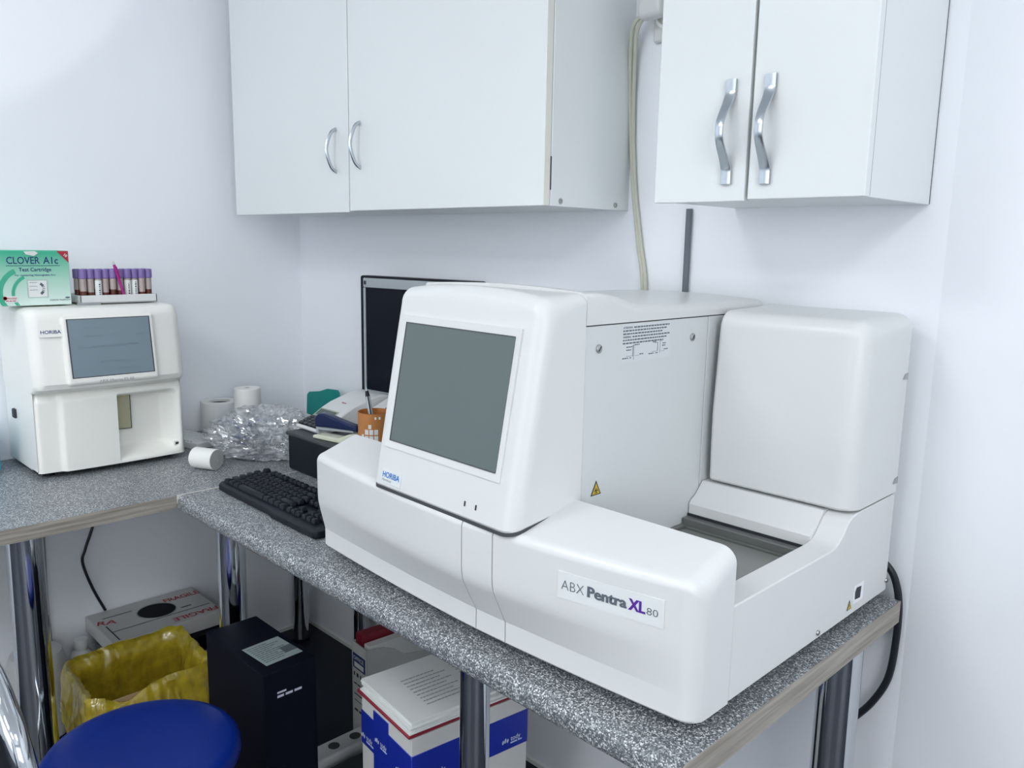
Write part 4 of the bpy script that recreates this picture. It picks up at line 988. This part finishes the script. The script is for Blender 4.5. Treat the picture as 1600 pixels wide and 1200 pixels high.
for j, (off, z) in enumerate(levels):
    ring = []
    for k, (x, y) in enumerate(rrect(hx + off, hy + off, 0.022 if j < 4 else 0.035, 48)):
        th = math.atan2(y, x)
        nrm = Vector((x, y, 0)).normalized()
        out_ = max(0, j - 4) / 7.0
        f1 = noise.noise(Vector((x * 30, y * 30, z * 6 + (9 if j > 6 else 0)))); f2 = noise.noise(Vector((x * 75, y * 75, z * 14 + 3)))
        amp = 0.005 if 3 <= j <= 4 else (0.011 if j < 3 else 0.009)
        dsp = amp * f1 + 0.004 * f2
        if j > 4 and j < 9: dsp = abs(dsp) * 0.7 + 0.002
        if j >= 9: dsp = abs(dsp) * (1.2 + 0.4 * (j - 8)) + 0.003
        rim = (0.012 * noise.noise(Vector((x * 9, y * 9, 1.7))) - 0.10 * x - (0.022 * math.exp(-((y + 0.07) / 0.035) ** 2) if x > 0.05 else 0)) * (1 if 3 < j < 9 else 0.5)
        droop = 0.035 * noise.noise(Vector((x * 14, y * 14, 5.1))) * max(0, (j - 8)) / 3
        sgn = -1 if j < 4 else 1
        p = Vector((ccx + x, ccy + y, z)) + nrm * dsp * sgn + Vector((0, 0, rim * min(1, z / 0.25) + droop))
        ring.append(t_.verts.new(p))
    rings.append(ring)
N = len(rings[0])
for a, b in zip(rings, rings[1:]):
    for k in range(N): t_.faces.new((a[k], a[(k + 1) % N], b[(k + 1) % N], b[k]))
t_.faces.new(rings[0][::-1])
bmesh.ops.recalc_face_normals(t_, faces=t_.faces)
bmesh.ops.subdivide_edges(t_, edges=[e for e in t_.edges if len(e.link_faces) == 2], cuts=1, use_grid_fill=True)
for v in t_.verts:
    if v.co.z > 0.1:
        c_ = noise.voronoi(v.co * 24)[0]; c2_ = noise.voronoi(v.co * 60)[0]
        nn = Vector((v.co.x - ccx, v.co.y - ccy, 0)).normalized()
        v.co += nn * (0.010 * (c_[1] - c_[0]) + 0.004 * (c2_[1] - c2_[0])) * (1 if (abs(v.co.x - ccx) > hx + 0.004 or abs(v.co.y - ccy) > hy + 0.004) else -0.6)
o = link('bin_liner', t_, BAGY, None, smooth=40, wn=False)
tag(recenter(o), 'yellow plastic bin liner folded over the brown cardboard box', 'bin liner')

# white canister behind the front leg
t = thing('white_canister', 'white plastic canister on the floor behind the front chrome leg', 'canister', (-2.30, 0.535, 0))
link('body', lathe([(0.065, 0.0005), (0.072, 0.008), (0.072, 0.20), (0.062, 0.235), (0.03, 0.25)], 36, at(-2.335, 0.54, 0)), PLA, t)
link('cap', lathe([(0.03, 0.25), (0.03, 0.272), (0.026, 0.275)], 28, at(-2.335, 0.54, 0)), PLA, t)
t = thing('white_bottle', 'small white bottle beside the left wall, right of the front chrome leg', 'bottle', (-2.33, 0.655, 0))
link('body', lathe([(0.034, 0.0005), (0.036, 0.006), (0.036, 0.16), (0.026, 0.19), (0.016, 0.198), (0.016, 0.215)], 28, at(-2.345, 0.655, 0)), PLA, t)
link('cap', lathe([(0.018, 0.205), (0.018, 0.228), (0.014, 0.23)], 24, at(-2.345, 0.655, 0)), PLA, t)

# computer case
px0, px1, py0, py1, pz = -1.664, -1.405, 0.715, 0.836, 0.48
t = thing('computer_case', 'black computer case with a pale label on top, standing under the worktop', 'computer', (-1.64, 0.82, 0))
cs = link('case', bbox(px0, px1, py0, py1, 0.0005, pz, 0.004, 2), BLACKM, t)
LM = frame((-1.436, 0.740, pz + 0.0006), (-0.06, 1, 0), (-1, -0.03, 0))
lb_ = link('label', rect_bm(LM, 0, 0.086, 0, 0.096, 0.0), mat('grey_label', (0.22, 0.27, 0.27), 0.5), cs, wn=False, smooth=0, label='pale printed label')
b_ = None
for k in range(10): b_ = scribble(LM @ Matrix.Translation((0, 0, 0.0004)), 0.006, 0.05 + 0.012 * (k % 3), 0.012 + 0.008 * k, 0.0022, 90 + k, b_)
rect_bm(LM, 0.058, 0.086, 0.02, 0.048, 0.0004, b_)
link('label_print', b_, mat('label_ink', (0.07, 0.09, 0.10), 0.6), lb_, wn=False, smooth=0)
FX = frame((px1 + 0.0005, 0.745, 0.415), (0, 1, 0), (0, 0, 1))
b_ = scribble(FX, 0.0, 0.055, 0.006, 0.005, 5, None, 1, 4); scribble(FX, 0.0, 0.02, 0.015, 0.004, 6, b_)
link('case_print', b_, mat('case_white', (0.5, 0.5, 0.6), 0.5), cs, wn=False, smooth=0)
# power strip and flat dark box
t = thing('power_strip', 'white power strip lying on the dark floor beside the computer case', 'power strip', (-1.68, 1.03, 0), radians(90))
link('strip', hull([(x, y, z) for x in (-1.72, -1.655) for y in (0.86, 1.18) for z in (0.0005, 0.04)], 0.008, 3), PLA, t)
for k in range(4):
    link('outlet', lathe([(0.015, 0.0402), (0.015, 0.0410)], 20, at(-1.688, 0.92 + 0.065 * k, 0)), GAPM, t, wn=False)
o = link('flat_carton', bbox(-1.63, -1.40, 0.93, 1.12, 0.0005, 0.03, 0.003, 2), mat('teal_dark_card', (0.035, 0.05, 0.06), 0.6))
tag(recenter(o), 'flat dark carton on the floor in front of the archive file', 'box')
# archive file
FA = Matrix.Translation((-1.765, 1.160, 0)) @ Matrix.Rotation(radians(-4), 4, 'Z')
t = thing('magazine_file', 'white cardboard magazine file with navy label behind the blue-taped box', 'file box', (-1.72, 1.26, 0), radians(-4))
def fa(bm): bm.transform(FA); return bm
q = bbox(0, 0.078, 0, 0.0025, 0.0005, 0.268)
for x0, x1 in ((0, 0.0025), (0.0755, 0.078)):
    prism([(0, 0.0005), (0, 0.268), (0.05, 0.262), (0.09, 0.245), (0.12, 0.22), (0.23, 0.20), (0.23, 0.0005)], 0, x0, x1, bm=q)
bbox(0, 0.078, 0, 0.23, 0.0005, 0.003, bm=q); bbox(0, 0.078, 0.2275, 0.23, 0.003, 0.20, bm=q)
fl = link('box', fa(q), CARTW, t, wn=False, smooth=0)
AM = FA @ frame((0, -0.0006, 0), (1, 0, 0), (0, 0, 1))
link('navy_label', rect_bm(AM, 0.006, 0.070, 0.195, 0.238, 0), mat('label_navy', (0.015, 0.03, 0.14), 0.5), fl, wn=False, smooth=0)
b_ = text_bm('OFFICE', 0.016, AM @ Matrix.Translation((0.010, 0.220, 0.0005)), 0.01, width=0.052); rect_bm(AM, 0.014, 0.062, 0.2, 0.214, 0.0005, b_)
link('label_print', b_, PAPER, fl, wn=False, smooth=0)
b_ = scribble(AM, 0.010, 0.066, 0.172, 0.011, 8, None, 0.4, 0.9); scribble(AM, 0.010, 0.05, 0.148, 0.004, 9, b_); rect_bm(AM, 0.012, 0.066, 0.118, 0.121, 0, b_); rect_bm(AM, 0.012, 0.066, 0.100, 0.102, 0, b_); scribble(AM, 0.012, 0.05, 0.07, 0.006, 3, b_)
link('box_print', b_, INK, fl, wn=False, smooth=0)
o = link('red_folder', fa(bbox(0.006, 0.040, 0.008, 0.215, 0.006, 0.292, 0.003, 2)), mat('dark_red', (0.22, 0.01, 0.025), 0.45), None)
tag(recenter(o), 'dark red folder standing in the magazine file', 'folder')
o = link('document_stack', fa(bbox(0.044, 0.072, 0.012, 0.215, 0.006, 0.272, 0.002, 2)), PAPERG, None)
tag(recenter(o), 'grey-white documents standing in the magazine file beside the red folder', 'documents')
# blue-taped paper box
PA = Matrix.Translation((-1.343, 0.905, 0)) @ Matrix.Rotation(radians(-7), 4, 'Z')
t = thing('paper_carton', 'white carton wrapped in blue printed tape under the worktop, holding papers', 'box', (-1.24, 1.05, 0), radians(-7))
PZ = 0.395
def pa_(bm): bm.transform(PA); return bm
cb = link('box', pa_(bbox(0, 0.205, 0, 0.285, 0.0005, PZ, 0.002, 2)), CARTW, t)
tb_ = bbox(-0.0012, 0.2062, -0.0012, 0.2862, PZ - 0.112, PZ - 0.036, 0.0008, 1)
link('tape', pa_(tb_), TAPEB, cb, wn=False, label='blue printed tape band')
tb_ = bbox(0.055, 0.115, -0.0022, 0.002, 0.0005, PZ - 0.012)
link('tape', pa_(tb_), TAPEB, cb, wn=False, label='vertical blue tape')
b_ = None
def drops(M, bm):
    for i, (x, hgt) in enumerate(((0, 0.018), (0.006, 0.022), (0.012, 0.018))):
        bm = lathe([(0.0028, 0), (0.0028, 0.0003)], 14, M @ Matrix.Translation((x, hgt * 0.5, 0)) @ Matrix.Rotation(radians(-12), 4, 'Z') @ Matrix.Diagonal((0.8, hgt / 0.0056 * 0.5, 1, 1)), bm)
    return bm
F1 = PA @ frame((0, -0.0026, PZ - 0.106), (1, 0, 0), (0, 0, 1)); F2 = PA @ frame((0.2066, 0, PZ - 0.106), (0, 1, 0), (0, 0, 1))
for M, xs in ((F1, (0.004, 0.064, 0.15)), (F2, (0.03, 0.13, 0.22))):
    for k, x in enumerate(xs):
        y = 0.006 + 0.018 * (k % 2)
        b_ = drops(M @ Matrix.Translation((x, y, 0)), b_)
        text_bm('tody', 0.016, M @ Matrix.Translation((x + 0.020, y + 0.006, 0)), 0.012, width=0.026, bm=b_)
        scribble(M, x + 0.02, x + 0.05, y, 0.003, k, b_)
link('tape_print', b_, TAPEI, cb, wn=False, smooth=0, label='pale logos on the tape')
o = link('red_folder', pa_(bbox(-0.010, 0.204, -0.006, 0.288, PZ + 0.0005, PZ + 0.007, 0.0015, 1)), mat('folder_red', (0.25, 0.012, 0.03), 0.5), None)
tag(recenter(o), 'red folder lying on the blue-taped carton under the papers', 'folder')
t = thing('paper_stack', 'stack of white printed papers lying on the blue-taped carton', 'papers', (-1.24, 1.05, PZ), radians(-7))
t_ = None
for k in range(7):
    q = bbox(0.0, 0.205, 0.0, 0.288, 0.0072 + 0.0036 * k, 0.0072 + 0.0036 * k + 0.0033, 0.0004, 1)
    q.transform(Matrix.Translation((random.uniform(-.003, .003), random.uniform(-.003, .003), 0)) @ Matrix.Rotation(radians(random.uniform(-1.2, 1.2)), 4, 'Z')); t_ = join(t_, q)
t_.transform(Matrix.Translation((0, 0, PZ))); ss = link('sheets', pa_(t_), PAPER, t, wn=False)
TMx = PA @ frame((0.01, 0.01, PZ + 0.0334), (0, 1, 0), (-1, 0, 0)) @ Matrix.Translation((0, -0.185, 0.0004))
b_ = None
for k in range(9):
    b_ = scribble(TMx, 0.05, 0.13 + 0.02 * (k % 2), 0.03 + 0.013 * k, 0.0022, 30 + k, b_, 2, 5); 
    if k > 3: scribble(TMx, 0.17, 0.25, 0.03 + 0.013 * k, 0.0022, 50 + k, b_, 2, 5)
link('print', b_, INKL, ss, wn=False, smooth=0)

# ------------------------------------------------------------------ stool
sx, sy = -1.38, 0.470
t = thing('stool', 'round stool with dark blue padded seat and chrome tube back in the foreground', 'stool', (sx, sy, 0))
seat = lathe([(0.02, 0.405), (0.150, 0.405), (0.161, 0.412), (0.166, 0.425), (0.165, 0.438), (0.158, 0.448), (0.145, 0.4525), (0.10, 0.4545), (0.04, 0.455), (0.002, 0.455)], 72, at(sx, sy, 0))
link('seat', seat, SEAT, t, wn=False, smooth=60, label='dark blue padded seat')
link('column', rod((sx, sy, 0.08), (sx, sy, 0.404), 0.025, 24), CHROME, t, wn=False)
b_ = None
for k in range(5):
    a = 2 * pi * k / 5 + 0.3
    link('base_arm', hull([(sx + c * cos(a) + s_ * sin(a), sy + c * sin(a) - s_ * cos(a), z) for c, z in ((0.02, 0.06), (0.02, 0.09), (0.25, 0.045), (0.25, 0.065)) for s_ in (-0.018, 0.018)], 0.006, 2), CHROME, t)
    link('caster', lathe([(0.022, -0.012), (0.025, -0.008), (0.025, 0.008), (0.022, 0.012)], 20, frame((sx + 0.245 * cos(a), sy + 0.245 * sin(a), 0.0255), (cos(a), sin(a), 0), (0, 0, 1))), BLACK, t)
link('back_tube', tube([(-1.36, 0.47, 0.398), (-1.30, 0.38, 0.385), (-1.225, 0.30, 0.42), (-1.19, 0.262, 0.52), (-1.20, 0.25, 0.62), (-1.245, 0.245, 0.675), (-1.32, 0.24, 0.715), (-1.42, 0.22, 0.76), (-1.50, 0.15, 0.78)], 0.0165, 24), CHROME, t, wn=False, label='bent chrome back tube')
